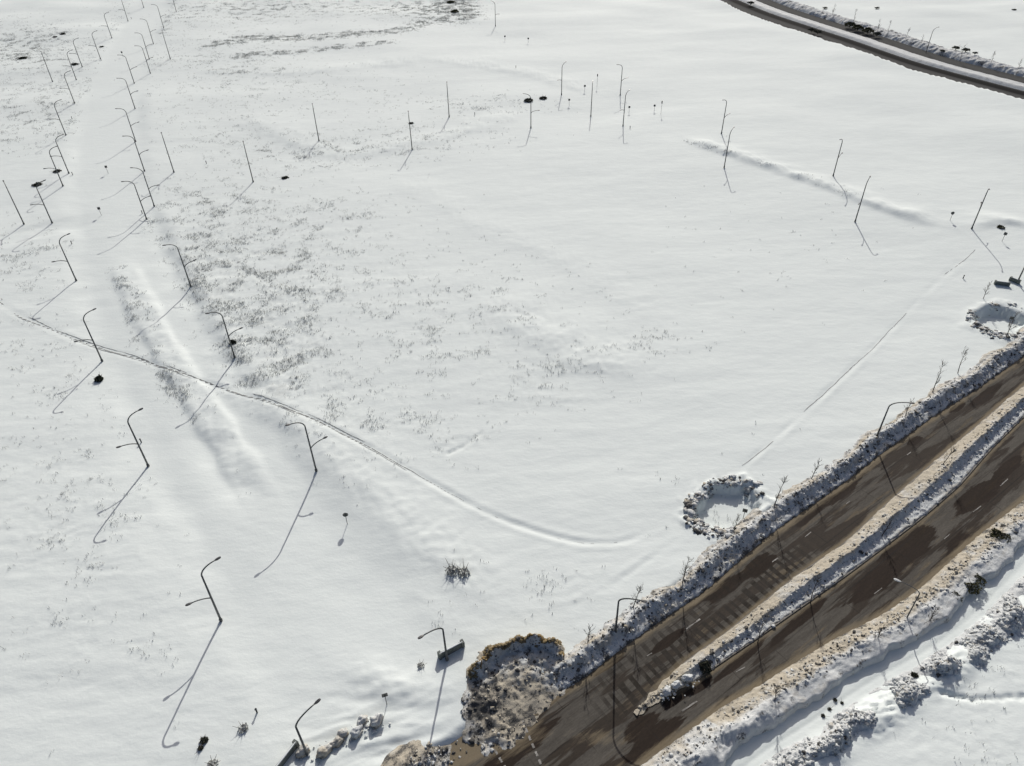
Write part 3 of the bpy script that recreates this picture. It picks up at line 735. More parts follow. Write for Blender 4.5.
# ------------------------------------------------------------------ trodden tracks
def track_material():
    m, t, b = newmat('trodden_snow', 0.85, 0.15)
    p = pos(t); n = noise(t, p, 1.4, 5, .7)
    t.links.new(mix(t, n, (0.10, 0.10, 0.095), (0.42, 0.43, 0.42)), b.inputs['Base Color']); return m
M_TRACK = track_material()
def ribbons(name, label, T, lanes, seed, taper=0.0):
    V, Fc = [], []
    L = np.concatenate([[0], np.cumsum(np.hypot(*np.diff(T, axis=0).T))]); q = np.arange(0, L[-1], .5)
    P = np.stack([np.interp(q, L, T[:, i]) for i in (0, 1)], 1); d = np.gradient(P, axis=0); d /= np.linalg.norm(d, axis=1)[:, None]; n = np.stack([-d[:, 1], d[:, 0]], 1)
    for j, (off, wd, lo) in enumerate(lanes):
        c = off + .45 * pn(q / 13, q * 0 + j, seed) + .1 * pn(q / 2.5, q * 0 + j, seed + 1)
        wv = wd * (smooth(lo, lo + .35, pn(q / 10, q * 0 + 3 * j + .5, seed + 2)) * (.6 + .7 * np.abs(pn(q / 1.7, q * 0 + j, seed + 3)))) * smooth(0, 6, L[-1] - q) * (1 - taper * smooth(.62, .85, q / L[-1]))
        A, B = P + n * (c - wv)[:, None], P + n * (c + wv)[:, None]
        k = len(V); za, zb = terrain(A[:, 0], A[:, 1]) + .035, terrain(B[:, 0], B[:, 1]) + .035
        for i in range(len(q)): V.append((*A[i], za[i])); V.append((*B[i], zb[i]))
        for i in range(len(q) - 1):
            if wv[i] > .02 and wv[i + 1] > .02: Fc.append((k + 2 * i, k + 2 * i + 2, k + 2 * i + 3, k + 2 * i + 1))
    tag(link(name, mesh_from(name, V, Fc, M_TRACK)), label, 'track', kind='structure')
ribbons('track', 'curved trodden track crossing the buried avenue', T1, [(0, .17, -.6), (.5, .09, -.05), (-.3, .09, 0)], 300, .85)
ribbons('track', 'straight faint track running parallel to the street', T2, [(0, .075, -.2)], 310)

# ------------------------------------------------------------------ heaps and pit rims
def heap(label, base_pix, hgt, extra, seed, nl, z0=0.0):
    """ploughed heap: a height field over its footprint polygon, with chunks"""
    P = wl(base_pix, z0); x0, y0 = P.min(0) - 2; x1, y1 = P.max(0) + 2
    gx, gy = np.arange(x0, x1, .16), np.arange(y0, y1, .16); Xh, Yh = np.meshgrid(gx, gy)
    cl = np.concatenate([P, P[:1]])
    q, _, par, L = pdist(Xh, Yh, cl)
    ins = np.zeros(Xh.shape, bool)
    for a, b in zip(cl[:-1], cl[1:]):
        c = (a[1] > Yh) != (b[1] > Yh)
        xi = a[0] + (Yh - a[1]) / (b[1] - a[1] + 1e-9) * (b[0] - a[0]); ins ^= c & (Xh < xi)
    dd = np.where(ins, q, -q) + .9 * pn(Xh / 2.2, Yh / 2.2, seed) + .5 * fbm(Xh / .9, Yh / .9, seed + 7, 2)
    hh = smooth(-.3, 2.6, dd) * hgt + extra(Xh, Yh, dd)
    body = smooth(0, 1.2, dd)
    p0x, p0y = topix(Xh, Yh, 0)
    mudk = 1 - .6 * np.exp(-((p0x - 528) / 38) ** 2 - ((p0y - 705) / 26) ** 2)
    hh = hh + body * mudk * (.36 * fbm(Xh / 1.1, Yh / .9, seed + 1, 5) + .55 * (.4 - np.abs(fbm(Xh / 2.4, Yh / 2.4, seed + 2, 3)) * 1.5))
    s, t = st(Xh, Yh); base = ROAD_Z * smooth(tN(s) - 4.5, tN(s) - .3, t) + .12
    Zh = np.where(dd > -.3, base + hh - .16, base - 1.2)
    px, py = topix(Xh, Yh, Zh)
    return Xh, Yh, Zh, dd, px, py
pile_pix = [(468, 735), (463, 700), (470, 668), (496, 646), (530, 636), (556, 644), (575, 672), (566, 694), (545, 704), (532, 722), (516, 744), (488, 752)]
rl = wl([(478, 672), (500, 652), (530, 643), (553, 648), (566, 660)])
def ex(Xh, Yh, dd):
    q, s, par, L = pdist(Xh, Yh, rl)
    return 2.0 * (.8 + .55 * pn(par / 2.3, par * 0 + 2, 202)) * np.exp(-(q / np.where(s > 0, 1.5, .6)) ** 2) * smooth(-.2, .8, dd)
Xh, Yh, Zh, dd, px, py = heap('', pile_pix, .34, ex, 201, 600)
Vh = np.stack([Xh.ravel(), Yh.ravel(), Zh.ravel()], 1); Fh = grid_faces(*Xh.shape)
keepf = (dd.ravel()[Fh] > -.8).all(1); Fh = Fh[keepf]
r = np.random.default_rng(5); cand = np.argwhere((dd > .15) & (r.random(dd.shape) > .95 * np.exp(-((px - 528) / 40) ** 2 - ((py - 702) / 26) ** 2))); sel = cand[r.integers(0, len(cand), 380)]
sz = .09 * np.exp(r.normal(0, .5, len(sel))).clip(.4, 3)
qq, ssd, par, L = pdist(Xh, Yh, rl)
LV, LF, idx = lumps(np.stack([Xh[sel[:, 0], sel[:, 1]], Yh[sel[:, 0], sel[:, 1]], Zh[sel[:, 0], sel[:, 1]] + sz * .2], 1), sz, .75, 6)
left = smooth(478, 490, px)
dirt = (.38 + 1.0 * np.exp(-((px - 520) / 40) ** 2 - ((py - 710) / 30) ** 2) + .9 * smooth(0, .4, ssd) * np.exp(-(qq / 1.8) ** 2) + .25 * pn(Xh / 2, Yh / 2, 9) + .2 * np.exp(-((px - 478) / 14) ** 2 - ((py - 715) / 18) ** 2))
dark = .34 + .7 * fbm(Xh / 1.1, Yh / 1.1, 10, 3) + .28 * np.exp(-((px - 535) / 45) ** 2 - ((py - 722) / 20) ** 2) + .5 * np.exp(-((px - 482) / 16) ** 2 - ((py - 705) / 26) ** 2)
dv = np.concatenate([dirt.ravel(), (dirt[sel[:, 0], sel[:, 1]] + r.normal(0, .2, len(sel)))[idx]])
kv = np.concatenate([dark.ravel(), ((r.random(len(sel)) < .4) * .9)[idx]])
root = bpy.data.objects.new('snow_pile', None); COL.objects.link(root)
pc = wl([(520, 690)])[0]; root.location = (pc[0], pc[1], 0)
tag(root, 'large dirty heap of ploughed snow and brown earth at the street corner', 'snow heap')
off = np.array([pc[0], pc[1], 0])
m = mesh_from('heaped_snow', np.concatenate([Vh, LV]) - off, np.concatenate([Fh[:, [0, 1, 2]], Fh[:, [0, 2, 3]], LF + len(Vh)]), M_BANK)
attr(m, 'dirt', dv); attr(m, 'dark', kv); link('heaped_snow', m, root)
# the brown earth crust along its crest
ec = np.argwhere((qq < 1.5) & (ssd > -.1 - 1.5 * np.clip(fbm(Xh / 1.3, Yh / 1.3, 207, 3) + .12, 0, 1)) & (pn(par / 1.6, Yh / 2, 208) > -.6) & (dd > .2)); es = ec[r.integers(0, len(ec), 800)]
sz = .12 * np.exp(r.normal(0, .4, len(es))).clip(.4, 2)
LV, LF, idx = lumps(np.stack([Xh[es[:, 0], es[:, 1]], Yh[es[:, 0], es[:, 1]], Zh[es[:, 0], es[:, 1]] + .05], 1) - off, sz, .55, 8)
o = link('earth_crust', mesh_from('earth_crust', LV, LF, M_EARTH), root); o['label'] = 'rusty brown earth along the crest'; o['kind'] = 'stuff'

def rim(label, P, seed, nl, bias, arc):
    """chunks thrown round a dug-out pit"""
    r = np.random.default_rng(seed); c, rx, ry = P
    th = r.uniform(arc[0], arc[1], nl); rr = r.triangular(.86, 1.05, 1.42, nl)
    kp = pn(np.cos(th) * 2.2 + seed, np.sin(th) * 2.2, 95) + .8 * (np.cos(th) < -.3) - .15 + r.normal(0, .25, nl) > .05
    th, rr = th[kp], rr[kp]; nl = len(th)
    s, t = rr * rx * np.cos(th), rr * ry * np.sin(th)
    x = c[0] + s * RD[0] + t * RN[0]; y = c[1] + s * RD[1] + t * RN[1]
    z = terrain(x, y, np.zeros(nl)); sz = .15 * np.exp(r.normal(0, .6, nl)).clip(.35, 3.0)
    V, Fc, idx = lumps(np.stack([x - c[0], y - c[1], z + sz * .1], 1), sz, .4, seed, rough=.36)
    m = mesh_from('snow_chunks', V, Fc, M_BANK)
    attr(m, 'dirt', np.clip(r.normal(bias, .25, nl), -.3, 1)[idx]); attr(m, 'dark', ((r.random(nl) < .26) * (.5 + .45 * r.random(nl)))[idx])
    o = link('snow_chunks', m); o.location = (c[0], c[1], 0)
    return tag(o, label, 'snow heap', kind='stuff')
rim('broken grey snow chunks thrown around the square dug-out hollow above the middle of the street', PIT1, 31, 760, .25, (2.0, 6.6))
rim('broken dark snow chunks around the dug-out hollow at the right edge of the photo', PIT2, 32, 560, .3, (1.8, 6.4))

# ------------------------------------------------------------------ dry grass
def grass():
    r = np.random.default_rng(3); n = 1300000
    gx = r.uniform(-330, 150, n); gy = r.uniform(28, 500, n)
    px, py = topix(gx, gy); k = (px > -40) & (px < 1064) & (py > -15) & (py < 790); gx, gy = gx[k], gy[k]
    s, t = st(gx, gy); k = (t < tN(s) - 5) | (t > tS(s) + 11.5); gx, gy = gx[k], gy[k]
    d, e_ = soil_fn(gx, gy); d = d + .9 * e_; k = r.random(len(gx)) < (np.clip(d, 0, 1.6) ** 1.5) * 1.0 * (0.04 + 2.4 * smooth(-.15, .5, fbm(gx / 6.0, gy / 5.0, 50, 4)))
    gx, gy, d = gx[k], gy[k], d[k]
    n = len(gx); gz = terrain(gx, gy, d); nb = 5
    bx = np.repeat(gx, nb) + r.normal(0, .22, n * nb); by = np.repeat(gy, nb) + r.normal(0, .22, n * nb); bz = np.repeat(gz, nb) - .05
    h = r.uniform(.15, .55, n * nb); a = r.random(n * nb) * 6.283; wd = r.uniform(.02, .05, n * nb)
    lx, ly = r.normal(0, .07, n * nb), r.normal(0, .07, n * nb)
    p0 = np.stack([bx - np.cos(a) * wd, by - np.sin(a) * wd, bz], 1); p1 = np.stack([bx + np.cos(a) * wd, by + np.sin(a) * wd, bz], 1)
    p2 = np.stack([bx + lx, by + ly, bz + h], 1)
    V = np.stack([p0, p1, p2], 1).reshape(-1, 3)
    m = mesh_from('dry_grass', V, np.arange(len(V)).reshape(-1, 3), M_STRAW, False)
    tag(link('dry_grass', m), 'dry grass stems poking through the thin snow', 'grass', kind='stuff')
    print('grass tufts', n)
grass()

# ------------------------------------------------------------------ street lamps
def bez(p0, p1, p2, n=8): return [((1 - t) ** 2 * Vector(p0) + 2 * t * (1 - t) * Vector(p1) + t * t * Vector(p2)) for t in [i / n for i in range(n + 1)]]
def head_mesh(tip, d, mat):
    mb = MB(); tip = Vector(tip); d = Vector(d).normalized(); side = Vector((0, 1, 0)); up = d.cross(side) * -1
    if up.z < 0: up = -up
    prof = [(-.12, .05, .05), (.02, .10, .07), (.25, .17, .09), (.6, .17, .08), (.78, .10, .04)]
    ring = []
    for l, hw, hh in prof:
        b = len(mb.v)
        for u, v in ((-1, -.7), (-.75, 1), (.75, 1), (1, -.7)):
            mb.v.append(tip + d * l + side * (u * hw) + up * (v * hh))
        ring.append(b)
    for a, b in zip(ring[:-1], ring[1:]):
        for k in range(4): mb.f.append((a + k, a + (k + 1) % 4, b + (k + 1) % 4, b + k))
    mb.f.append(tuple(ring[0] + k for k in (3, 2, 1, 0))); mb.f.append(tuple(ring[-1] + k for k in range(4)))
    return mb
def lamp_proto(elbow, reach, rise, lower=True, headmat=None, rad=.135):
    """children of a street lamp, built once"""
    root = bpy.data.objects.new('street_lamp', None); COL.objects.link(root)
    mb = MB(); mb.tube([(0, 0, -1.2), (0, 0, elbow * .35), (0, 0, elbow)], [rad * 1.25, rad * 1.05, rad * .8], 8); mb.build('post', M_STEEL, root)
    mb = MB(); mb.tube([(0, 0, -.5), (0, 0, .45), (0, 0, .5)], [rad * 1.7, rad * 1.7, rad * 1.2], 8); mb.box((rad * 1.5, 0, .3), (.06, .16, .3)); mb.build('base_collar', M_STEEL, root, False)
    p = bez((0, 0, elbow), (.12 * reach, 0, elbow + rise * .85), (reach, 0, elbow + rise), 9)
    mb = MB(); mb.tube(p, [rad * .8 - i * .003 for i in range(len(p))], 7); ua = mb.build('upper_arm', M_STEEL, root)
    head_mesh(p[-1], p[-1] - p[-2], headmat or M_HEAD).build('lamp_head', headmat or M_HEAD, ua, False)
    if lower:
        z = elbow * .52; p = bez((0, 0, z), (-.9, 0, z + .75), (-2.35, 0, z + .85), 7)
        mb = MB(); mb.tube(p, [.09 - i * .002 for i in range(len(p))], 6); la = mb.build('lower_arm', M_STEEL, root)
        head_mesh(p[-1], p[-1] - p[-2], M_HEAD).build('lamp_head', M_HEAD, la, False)
    return root
def copy_tree(root):
    c = root.copy(); COL.objects.link(c)
    for ch in list(root.children):
        k = ch.copy(); COL.objects.link(k); k.parent = c
        for g in list(ch.children):
            q = g.copy(); COL.objects.link(q); q.parent = k
    return c
used = set()
def place(proto, loc, ang, label, group, cat, tilt=0.0):
    if proto.name not in used: used.add(proto.name); o = proto
    else: o = copy_tree(proto)
    o.location = loc; o.rotation_euler = (random.gauss(0, .006) + tilt, random.gauss(0, .006), ang)
    return tag(o, label, cat, group)
AV = math.atan2(.57, .82)
PI = math.pi
LAMP2 = lamp_proto(10.0, 2.1, 1.5)
LAMP1 = lamp_proto(6.9, 2.7, 1.4, lower=False)
LAMPS = [
 # px, py of the foot, direction of the upper arm, what it looks like
 (148.4, 466.2, AV, 'twin-arm grey lamp on the left row with a tiny black stub beside its post'),
 (221.2, 620.9, AV, 'nearest complete twin-arm lamp on the left row, its hooked shadow reaching the bottom left corner'),
 (102.3, 361.3, AV, 'twin-arm grey lamp whose post crosses the curved track, round dark shrub at its foot'),
 (76.4, 280.8, AV, 'twin-arm grey lamp on the left row just above the curved track'),
 (52.3, 223.1, AV, 'left-row lamp with a flat dark shrub showing at its top'),
 (63.1, 186.1, AV, 'left-row lamp with a flat dark shrub behind the middle of its post'),
 (69.0, 173.4, AV, 'left-row lamp overlapping the next one, small dark sign right at its foot'),
 (66.0, 135.2, AV, 'left-row lamp standing alone midway up the buried avenue'),
 (74.7, 103.3, AV, 'left-row lamp with a clear hooked arm below a dark shrub'),
 (76.4, 79.9, AV, 'far left-row lamp with a dark shrub against the middle of its post'),
 (82.3, 67.0, AV, 'far left-row lamp just right of the lamp with a dark shrub'),
 (100.5, 58.8, AV, 'far left-row lamp with a dark stub at its foot'),
 (111.9, 38.2, AV, 'far left-row lamp second from the top edge, bare at its foot'),
 (128.1, 21.2, AV, 'far left-row lamp at the top edge with a speck right of its foot'),
 (143.8, 7.6, AV, 'topmost lamp of the avenue, only its lower post inside the photo'),
 (24.1, 224.3, None, 'outlying lamp nearest the left edge, straight post with no visible arms'),
 (52.6, 81.7, None, 'outlying straight lamp left of the far end of the left row'),
 (316.4, 471.0, AV + PI, 'nearest twin-arm lamp on the right row with a long bent shadow'),
 (234.8, 357.6, AV + PI, 'right-row twin-arm lamp with a dark bush leaning against its post'),
 (190.9, 286.4, AV + PI, 'right-row twin-arm lamp above the ditch, its shadow crossing the carriageway'),
 (146.7, 219.3, AV + PI, 'right-row twin-arm lamp with a dark stub near its foot, left one of a close pair'),
 (154.4, 206.4, AV + PI - .4, 'right-row lamp standing close behind the lamp with a dark stub'),
 (144.6, 171.2, AV + PI, 'right-row lamp directly below another, its foot left of a lone side lamp'),
 (135.8, 141.7, AV + PI, 'right-row lamp high up the avenue, both arms clear, shadow over the carriageway'),
 (135.2, 108.8, AV + PI, 'right-row lamp behind the one with a long shadow, its arm hooked left'),
 (134.4, 83.4, AV + PI, 'far right-row lamp beside a small dark sign on the carriageway'),
 (150.5, 73.4, AV + PI, 'far right-row lamp, lower of two nearly touching posts'),
 (149.4, 59.3, AV + PI, 'far right-row lamp, upper of two nearly touching posts'),
 (153.5, 44.0, AV + PI, 'far right-row lamp left of a straight pole, below the top edge'),
 (163.8, 28.2, AV + PI, 'far right-row lamp, second from the top edge'),
 (176.4, 11.8, AV + PI, 'far right-row lamp cut by the top edge beside dark scrub'),
 (170.5, 59.3, None, 'outlying lamp right of the far right row at the end of a grey ditch'),
 (174.0, 172.3, None, 'lone side-street lamp right of the avenue, first of the curving row'),
 (253.3, 182.0, None, 'side-street lamp above a small dark shrub on the snow'),
 (319.0, 141.0, None, 'side-street lamp with a diagonal shadow, third of the curving row'),
 (412.2, 149.6, None, 'side-street lamp with a dark shrub behind its upper post'),
 (449.2, 117.2, None, 'side-street lamp alone above a thin grassy streak'),
 (530.9, 127.9, 3.0, 'side-street lamp whose top touches the large dark thicket'),
 (561.5, 94.9, .9, 'lamp with arm hooked right at the left of the central cluster'),
 (590.8, 116.4, None, 'straight armless-looking lamp in the centre of the central cluster'),
 (620.2, 95.2, PI + .5, 'lamp with arm hooked left in the central cluster'),
 (623.0, 126.0, .9, 'lamp with arm hooked right, nearest of the central cluster'),
 (721.4, 133.7, PI + .7, 'upper lamp of the pair above the left end of the drift ridge'),
 (724.1, 167.8, .95, 'lower lamp of the pair crossing the left end of the drift ridge'),
 (833.1, 176.0, PI + .85, 'lamp behind the middle of the long drift ridge, arm hooked left'),
 (855.0, 222.0, .95, 'lamp in front of the long drift ridge, arm hooked right'),
 (971.6, 228.8, PI + 1.05, 'lamp near the right edge standing between a tiny post and a snow hump'),
 (1017.0, 283.0, .95, 'lamp cut by the right edge beside dark low walls'),
 (925.0, 55.6, .3, 'lamp beside the distant street at the top right'),
 (495.5, 26.3, 2.4, 'lamp at the top edge right of the dark field corner'),
]
for lx, ly, a, lab in LAMPS:
    g_ = ground(lx, ly)
    if a is None: a = math.atan2(g_[1], g_[0])     # arms set square to the side street they lit
    place(LAMP2, g_, a, lab, 'twin-arm street lamps standing in the snow', 'street lamp')
NEAR = [(306.9, 753.4, 0, AV + .15, 'single-arm lamp at the bottom edge beside the hedge, arm pointing right'),
        (447.0, 659.0, 0, AV + PI + .05, 'single-arm lamp in front of the grey-green wall, arm sloping left'),
        (615.4, 632.0, .4, -.35, 'single-arm lamp on the snow ridge nearest the bottom, long black shadow across the street'),
        (876.5, 437.0, .4, -.30, 'single-arm lamp on the snow ridge further up the street, arm drooping right'),]
for lx, ly, z, a, lab in NEAR:
    x, y = at(lx, ly, z); z = z if z else hz(x, y)
    place(LAMP1, (x, y, z), a, lab, 'single-arm street lamps near the street', 'street lamp')
LAMPS_ = lamp_proto(7.2, 2.6, 1.0, lower=False, headmat=M_PALE, rad=.085)
x, y, z = ground(902.4, 626)
place(LAMPS_, (x, y, z), RA + PI / 2 + .45, 'slim single-arm lamp on the footpath side, pale head over the street', 'single-arm street lamps near the street', 'street lamp')

# ------------------------------------------------------------------ small signs and stubs
def sign_proto(hgt, kind):
    root = bpy.data.objects.new('sign_post' if kind != 'stub' else 'marker_post', None); COL.objects.link(root)
    mb = MB(); mb.tube([(0, 0, -.6), (0, 0, hgt)], [.05 if kind != 'stub' else .11, .045 if kind != 'stub' else .10], 7); mb.build('post', M_SIGN, root)
    mb = MB()
    if kind == 'round':
        n = 14
        for y_ in (-.03, .03):
            for k in range(n): mb.v.append(Vector((.42 * math.cos(2 * PI * k / n), y_ + .09, hgt + .05 + .42 * math.sin(2 * PI * k / n))))
        mb.f.append(tuple(range(n))); mb.f.append(tuple(reversed(range(n, 2 * n))))
        for k in range(n): mb.f.append((k, n + k, n + (k + 1) % n, (k + 1) % n))
    elif kind == 'square': mb.box((0, .09, hgt - .1), (.72, .05, .72))
    elif kind == 'tall':
        mb.box((0, .09, hgt - .35), (.36, .26, .9)); mb.box((0, .09, hgt + .14), (.44, .34, .05))
    else: mb.tube([(0, 0, hgt - .02), (0, 0, hgt + .10), (0, 0, hgt + .2)], [.15, .15, .06], 8)
    mb.build({'round': 'sign_plate', 'square': 'sign_plate', 'tall': 'signal_head', 'stub': 'cap'}[kind], M_SIGN, root, False)
    return root
SIGN = {'round': sign_proto(2.0, 'round'), 'square': sign_proto(2.2, 'square'), 'tall': sign_proto(4.6, 'tall'), 'stub': sign_proto(.75, 'stub')}
SIGNS = [
 (347.4, 524.0, 'round', .2, 'small round-headed sign post with a short shadow, alone below the nearest right-row lamp'),
 (386.9, 704.5, 'square', .3, 'square-backed sign post with a long shadow between hedge and grey-green wall'),
 (108.3, 173.4, 'square', .3, 'small square sign on the buried carriageway, upper of two alike between the lamp rows'),
 (101.5, 215.5, 'square', .3, 'small square sign on the buried carriageway, lower of two alike between the lamp rows'),
 (123.2, 57.0, 'square', .3, 'tiny dark sign between the far lamp rows at the avenue top'),
 (101.4, 60.5, 'stub', 0, 'dark stub at the foot of a far left-row lamp'),
 (72.8, 175.0, 'stub', 0, 'dark stub right of an overlapping left-row lamp'),
 (141.5, 442.5, 'stub', 0, 'black stub beside the post of the second left-row lamp'),
 (72.0, 244.0, 'stub', 0, 'black stub right of the hooked lamp above the curved track'),
 (206.5, 163.6, 'stub', 0, 'black stub on bare snow between two side-street lamps'),
 (72.2, 119.0, 'stub', 0, 'dark stub right of the lone midway left-row lamp'),
 (142.4, 213.5, 'stub', 0, 'dark stub left of the close lamp pair on the right row'),
 (131.5, 19.0, 'stub', 0, 'speck-like stub beside the lamp at the top edge of the left row'),
 (597.0, 86.4, 'tall', 0, 'tall traffic signal post right of the hooked lamp in the central cluster'),
 (660.8, 114.3, 'tall', 0, 'tall traffic signal post at the right end of the central cluster'),
 (584.6, 91.5, 'square', .1, 'short dark sign behind the straight lamp of the central cluster'),
 (569.1, 105.5, 'square', .1, 'short sign left of the straight lamp in the central cluster'),
 (628.9, 113.0, 'square', .1, 'short sign right of the nearest lamp of the central cluster'),
 (654.1, 111.5, 'square', .1, 'short sign just left of the right-end signal post'),
 (630.0, 128.5, 'stub', 0, 'black stub right of the foot of the nearest central lamp'),
 (528.2, 43.2, 'square', .1, 'far short sign above the large dark thicket'),
 (505.0, 41.0, 'square', .1, 'far short sign below the field corner'),
 (515.9, 68.0, 'stub', 0, 'far black stub left above the large dark thicket'),
 (474.8, 115.0, 'stub', 0, 'black stub right of a lone side-street lamp'),
 (950.0, 220.5, 'round', -.3, 'thin round-headed post left of the lamp near the right edge'),
 (1002.0, 241.5, 'square', -.9, 'small bent-looking sign right of the lamp near the right edge'),
 (963.0, 278.5, 'stub', 0, 'dark stub on smooth snow left of the dark low walls'),
 (257.2, 712.5, 'stub', 0, 'small dark stub left of the bottom-edge single-arm lamp'),
]
for sx, sy, k, a, lab in SIGNS:
    place(SIGN[k], ground(sx, sy), a, lab, 'small signs and stubs in the snow', {'round': 'sign', 'square': 'sign', 'tall': 'traffic signal', 'stub': 'post'}[k])
for sx, sy, lab in ((742.6, 520.0, 'short dark post inside the square dug-out hollow above the street'), (1008.0, 326.5, 'short dark post inside the dug-out hollow at the right edge')):
    place(SIGN['square'], ground(sx, sy), -.4, lab, 'small signs and stubs in the snow', 'sign')

# ------------------------------------------------------------------ bare trees
def tree_proto(hgt, seed, spread=.45):
    r = random.Random(seed); root = bpy.data.objects.new('bare_tree', None); COL.objects.link(root)
    mt = MB(); mc = MB()
    p = [Vector((0, 0, -.8))]; d = Vector((r.gauss(0, .05), r.gauss(0, .05), 1))
    n = 8
    for i in range(n):
        d = (d + Vector((r.gauss(0, .05), r.gauss(0, .05), .15))).normalized(); p.append(p[-1] + d * (hgt + .8) / n)
    mt.tube(p, [.075 * (1 - i / (n + 2)) * (hgt / 4.5) ** .5 + .012 for i in range(len(p))], 7); mt.build('trunk', M_BARK, root)
    def limb(a, d, l, rd, lev):
        q = [a]
        for k in range(4):
            d = (d + Vector((r.gauss(0, .12), r.gauss(0, .12), .10))).normalized(); q.append(q[-1] + d * l / 4)
        mc.tube(q, [rd, rd * .8, rd * .6, rd * .45, rd * .25], 4 if lev else 5, False)
        if lev < 2:
            for k in range(r.randint(3, 4)):
                b = q[r.randint(1, 3)]; e = (d + Vector((r.gauss(0, .5), r.gauss(0, .5), r.gauss(.15, .3)))).normalized()
                limb(b, e, l * r.uniform(.4, .65), rd * .5, lev + 1)
    for k in range(13):
        i = r.randint(3, n); a = r.random() * 6.283
        limb(p[i], Vector((math.cos(a) * spread, math.sin(a) * spread, .75)).normalized(), hgt * r.uniform(.2, .36) * (1.25 - .5 * i / n), .03, 0)
    mc.build('crown', M_BARK, root)
    return root
TREES = [tree_proto(5.0, 1), tree_proto(4.2, 2, .6), tree_proto(3.6, 3, .5), tree_proto(5.4, 4, .4)]
TR = [(588, 645, .3, 2, 'leafless sapling just left of the nearest street-side single-arm lamp'), (633, 608, .3, 1, 'leafless sapling just right of the nearest street-side single-arm lamp'),
      (683, 582, .4, 0, 'leafless young tree on the ridge midway between the lamp and the square hollow'), (733, 531, .1, 2, 'leafless sapling at the lower lip of the square hollow'),
      (774, 506, .4, 3, 'leafless young tree at the right lip of the square hollow'), (905, 418, .4, 2, 'leafless sapling under the arm of the further single-arm lamp'),
      (933, 391, .4, 3, 'leafless tree on the ridge, first one past the further single-arm lamp'), (959, 371, .4, 1, 'leafless tree on the ridge, second one past the further single-arm lamp'),
      (1006, 336, .4, 0, 'leafless tree on the ridge at the right edge below the far hollow'), (812, 478, .4, 2, 'small leafless sapling between the square hollow and the further lamp'),
      (984, 298, None, 2, 'scraggly leafless sapling above the hollow at the right edge')]
for i, (tx, ty, z, k, lab) in enumerate(TR):
    x, y = at(tx, ty, z or 0); z = z if z is not None else hz(x, y)
    place(TREES[k], (x, y, z), i * 1.3, lab, 'leafless trees along the street', 'tree')
MT = [(759, 640, 2, 'leafless sapling on the median beside the last bare shrub clump'), (812, 600, 1, 'leafless sapling at the middle of the median'), (882, 535, 2, 'leafless sapling on the median opposite the further lamp'), (941, 466, 1, 'leafless sapling on the median near the right edge')]
for i, (tx, ty, k, lab) in enumerate(MT):
    x, y = at(tx, ty, -.2); place(TREES[k], (x, y, -.4), i * 2.1 + .5, lab, 'leafless trees along the median', 'tree')
ST = [(878, 642, 2, 'leafless sapling on the footpath ridge left of the slim lamp'), (929, 621, 2, 'leafless sapling on the footpath ridge right of the slim lamp'), (776, 702, 1, 'leafless sapling on the footpath ridge near the bottom edge')]
for i, (tx, ty, k, lab) in enumerate(ST):
    x, y = at(tx, ty, 0); place(TREES[k], (x, y, hz(x, y) + .1), i * 1.7 + .9, lab, 'leafless trees along the footpath', 'tree')
FT = [(877, 33), (905, 40), (921, 45), (887, 36), (960, 60), (990, 64), (1018, 70), (853, 24), (832, 17)]
FL = ['left of the group by the distant lamp', 'just left of the distant lamp', 'against the distant lamp', 'between two others left of the distant lamp', 'right of the distant lamp by dark scrub', 'left of the last one by the right edge', 'by the right edge of the photo', 'where the street leaves the top edge, lower one', 'where the street leaves the top edge, upper one']
for i, ((tx, ty), lab) in enumerate(zip(FT, FL)):
    x, y = at(tx, ty, 0); place(TREES[i % 4], (x, y, .2), i * 1.1, 'bare tree beyond the distant street, ' + lab, 'leafless trees beyond the distant street', 'tree')

# ------------------------------------------------------------------ shrubs
def shrub_proto(seed, n, rx, rz, mat, leaf=.10, cap=False):
    r = np.random.default_rng(seed); root = bpy.data.objects.new('shrub', None); COL.objects.link(root)
    d = r.normal(size=(n, 3)); d /= np.linalg.norm(d, axis=1)[:, None]; d[:, 2] = np.abs(d[:, 2]) * 1.0 - .12
    k = .8 + .45 * pn(d[:, 0] * 2.2 + 3, d[:, 1] * 2.2 + d[:, 2] * 1.7, seed)
    P = d * (k * r.uniform(.55, 1, n) ** .5)[:, None] * np.array([rx, rx, rz])
    a = r.normal(size=(n, 3)); a /= np.linalg.norm(a, axis=1)[:, None]; b = np.cross(a, r.normal(size=(n, 3))); b /= np.linalg.norm(b, axis=1)[:, None]
    l = leaf * r.uniform(.6, 1.5, n)[:, None]
    V = np.stack([P - a * l, P + b * l * .5, P + a * l, P - b * l * .5], 1).reshape(-1, 3)
    m = mesh_from('foliage', V, np.arange(len(V)).reshape(-1, 4), mat, False); link('foliage', m, root)
    mb = MB()
    for i in range(6):
        q = r.normal(size=2) * rx * .5; mb.tube([(0, 0, -.5), (q[0] * .5, q[1] * .5, rz * .4), (q[0] * 1.5, q[1] * 1.5, rz * r.uniform(.8, 1.15))], [.04, .03, .012], 5)
    mb.build('stem', M_BARK, root)
    if cap:
        V, Fc = ICO3.copy(), ICO3F
        V = V * np.array([rx * .62, rx * .42, rz * .16]) * (1 + .18 * pn(ICO3[:, 0] * 2 + seed, ICO3[:, 1] * 2 + ICO3[:, 2], seed))[:, None] + np.array([0, rx * .2, rz * .84])
        link('snow_cap', mesh_from('snow_cap', V, Fc, M_CAP), root)
    return root
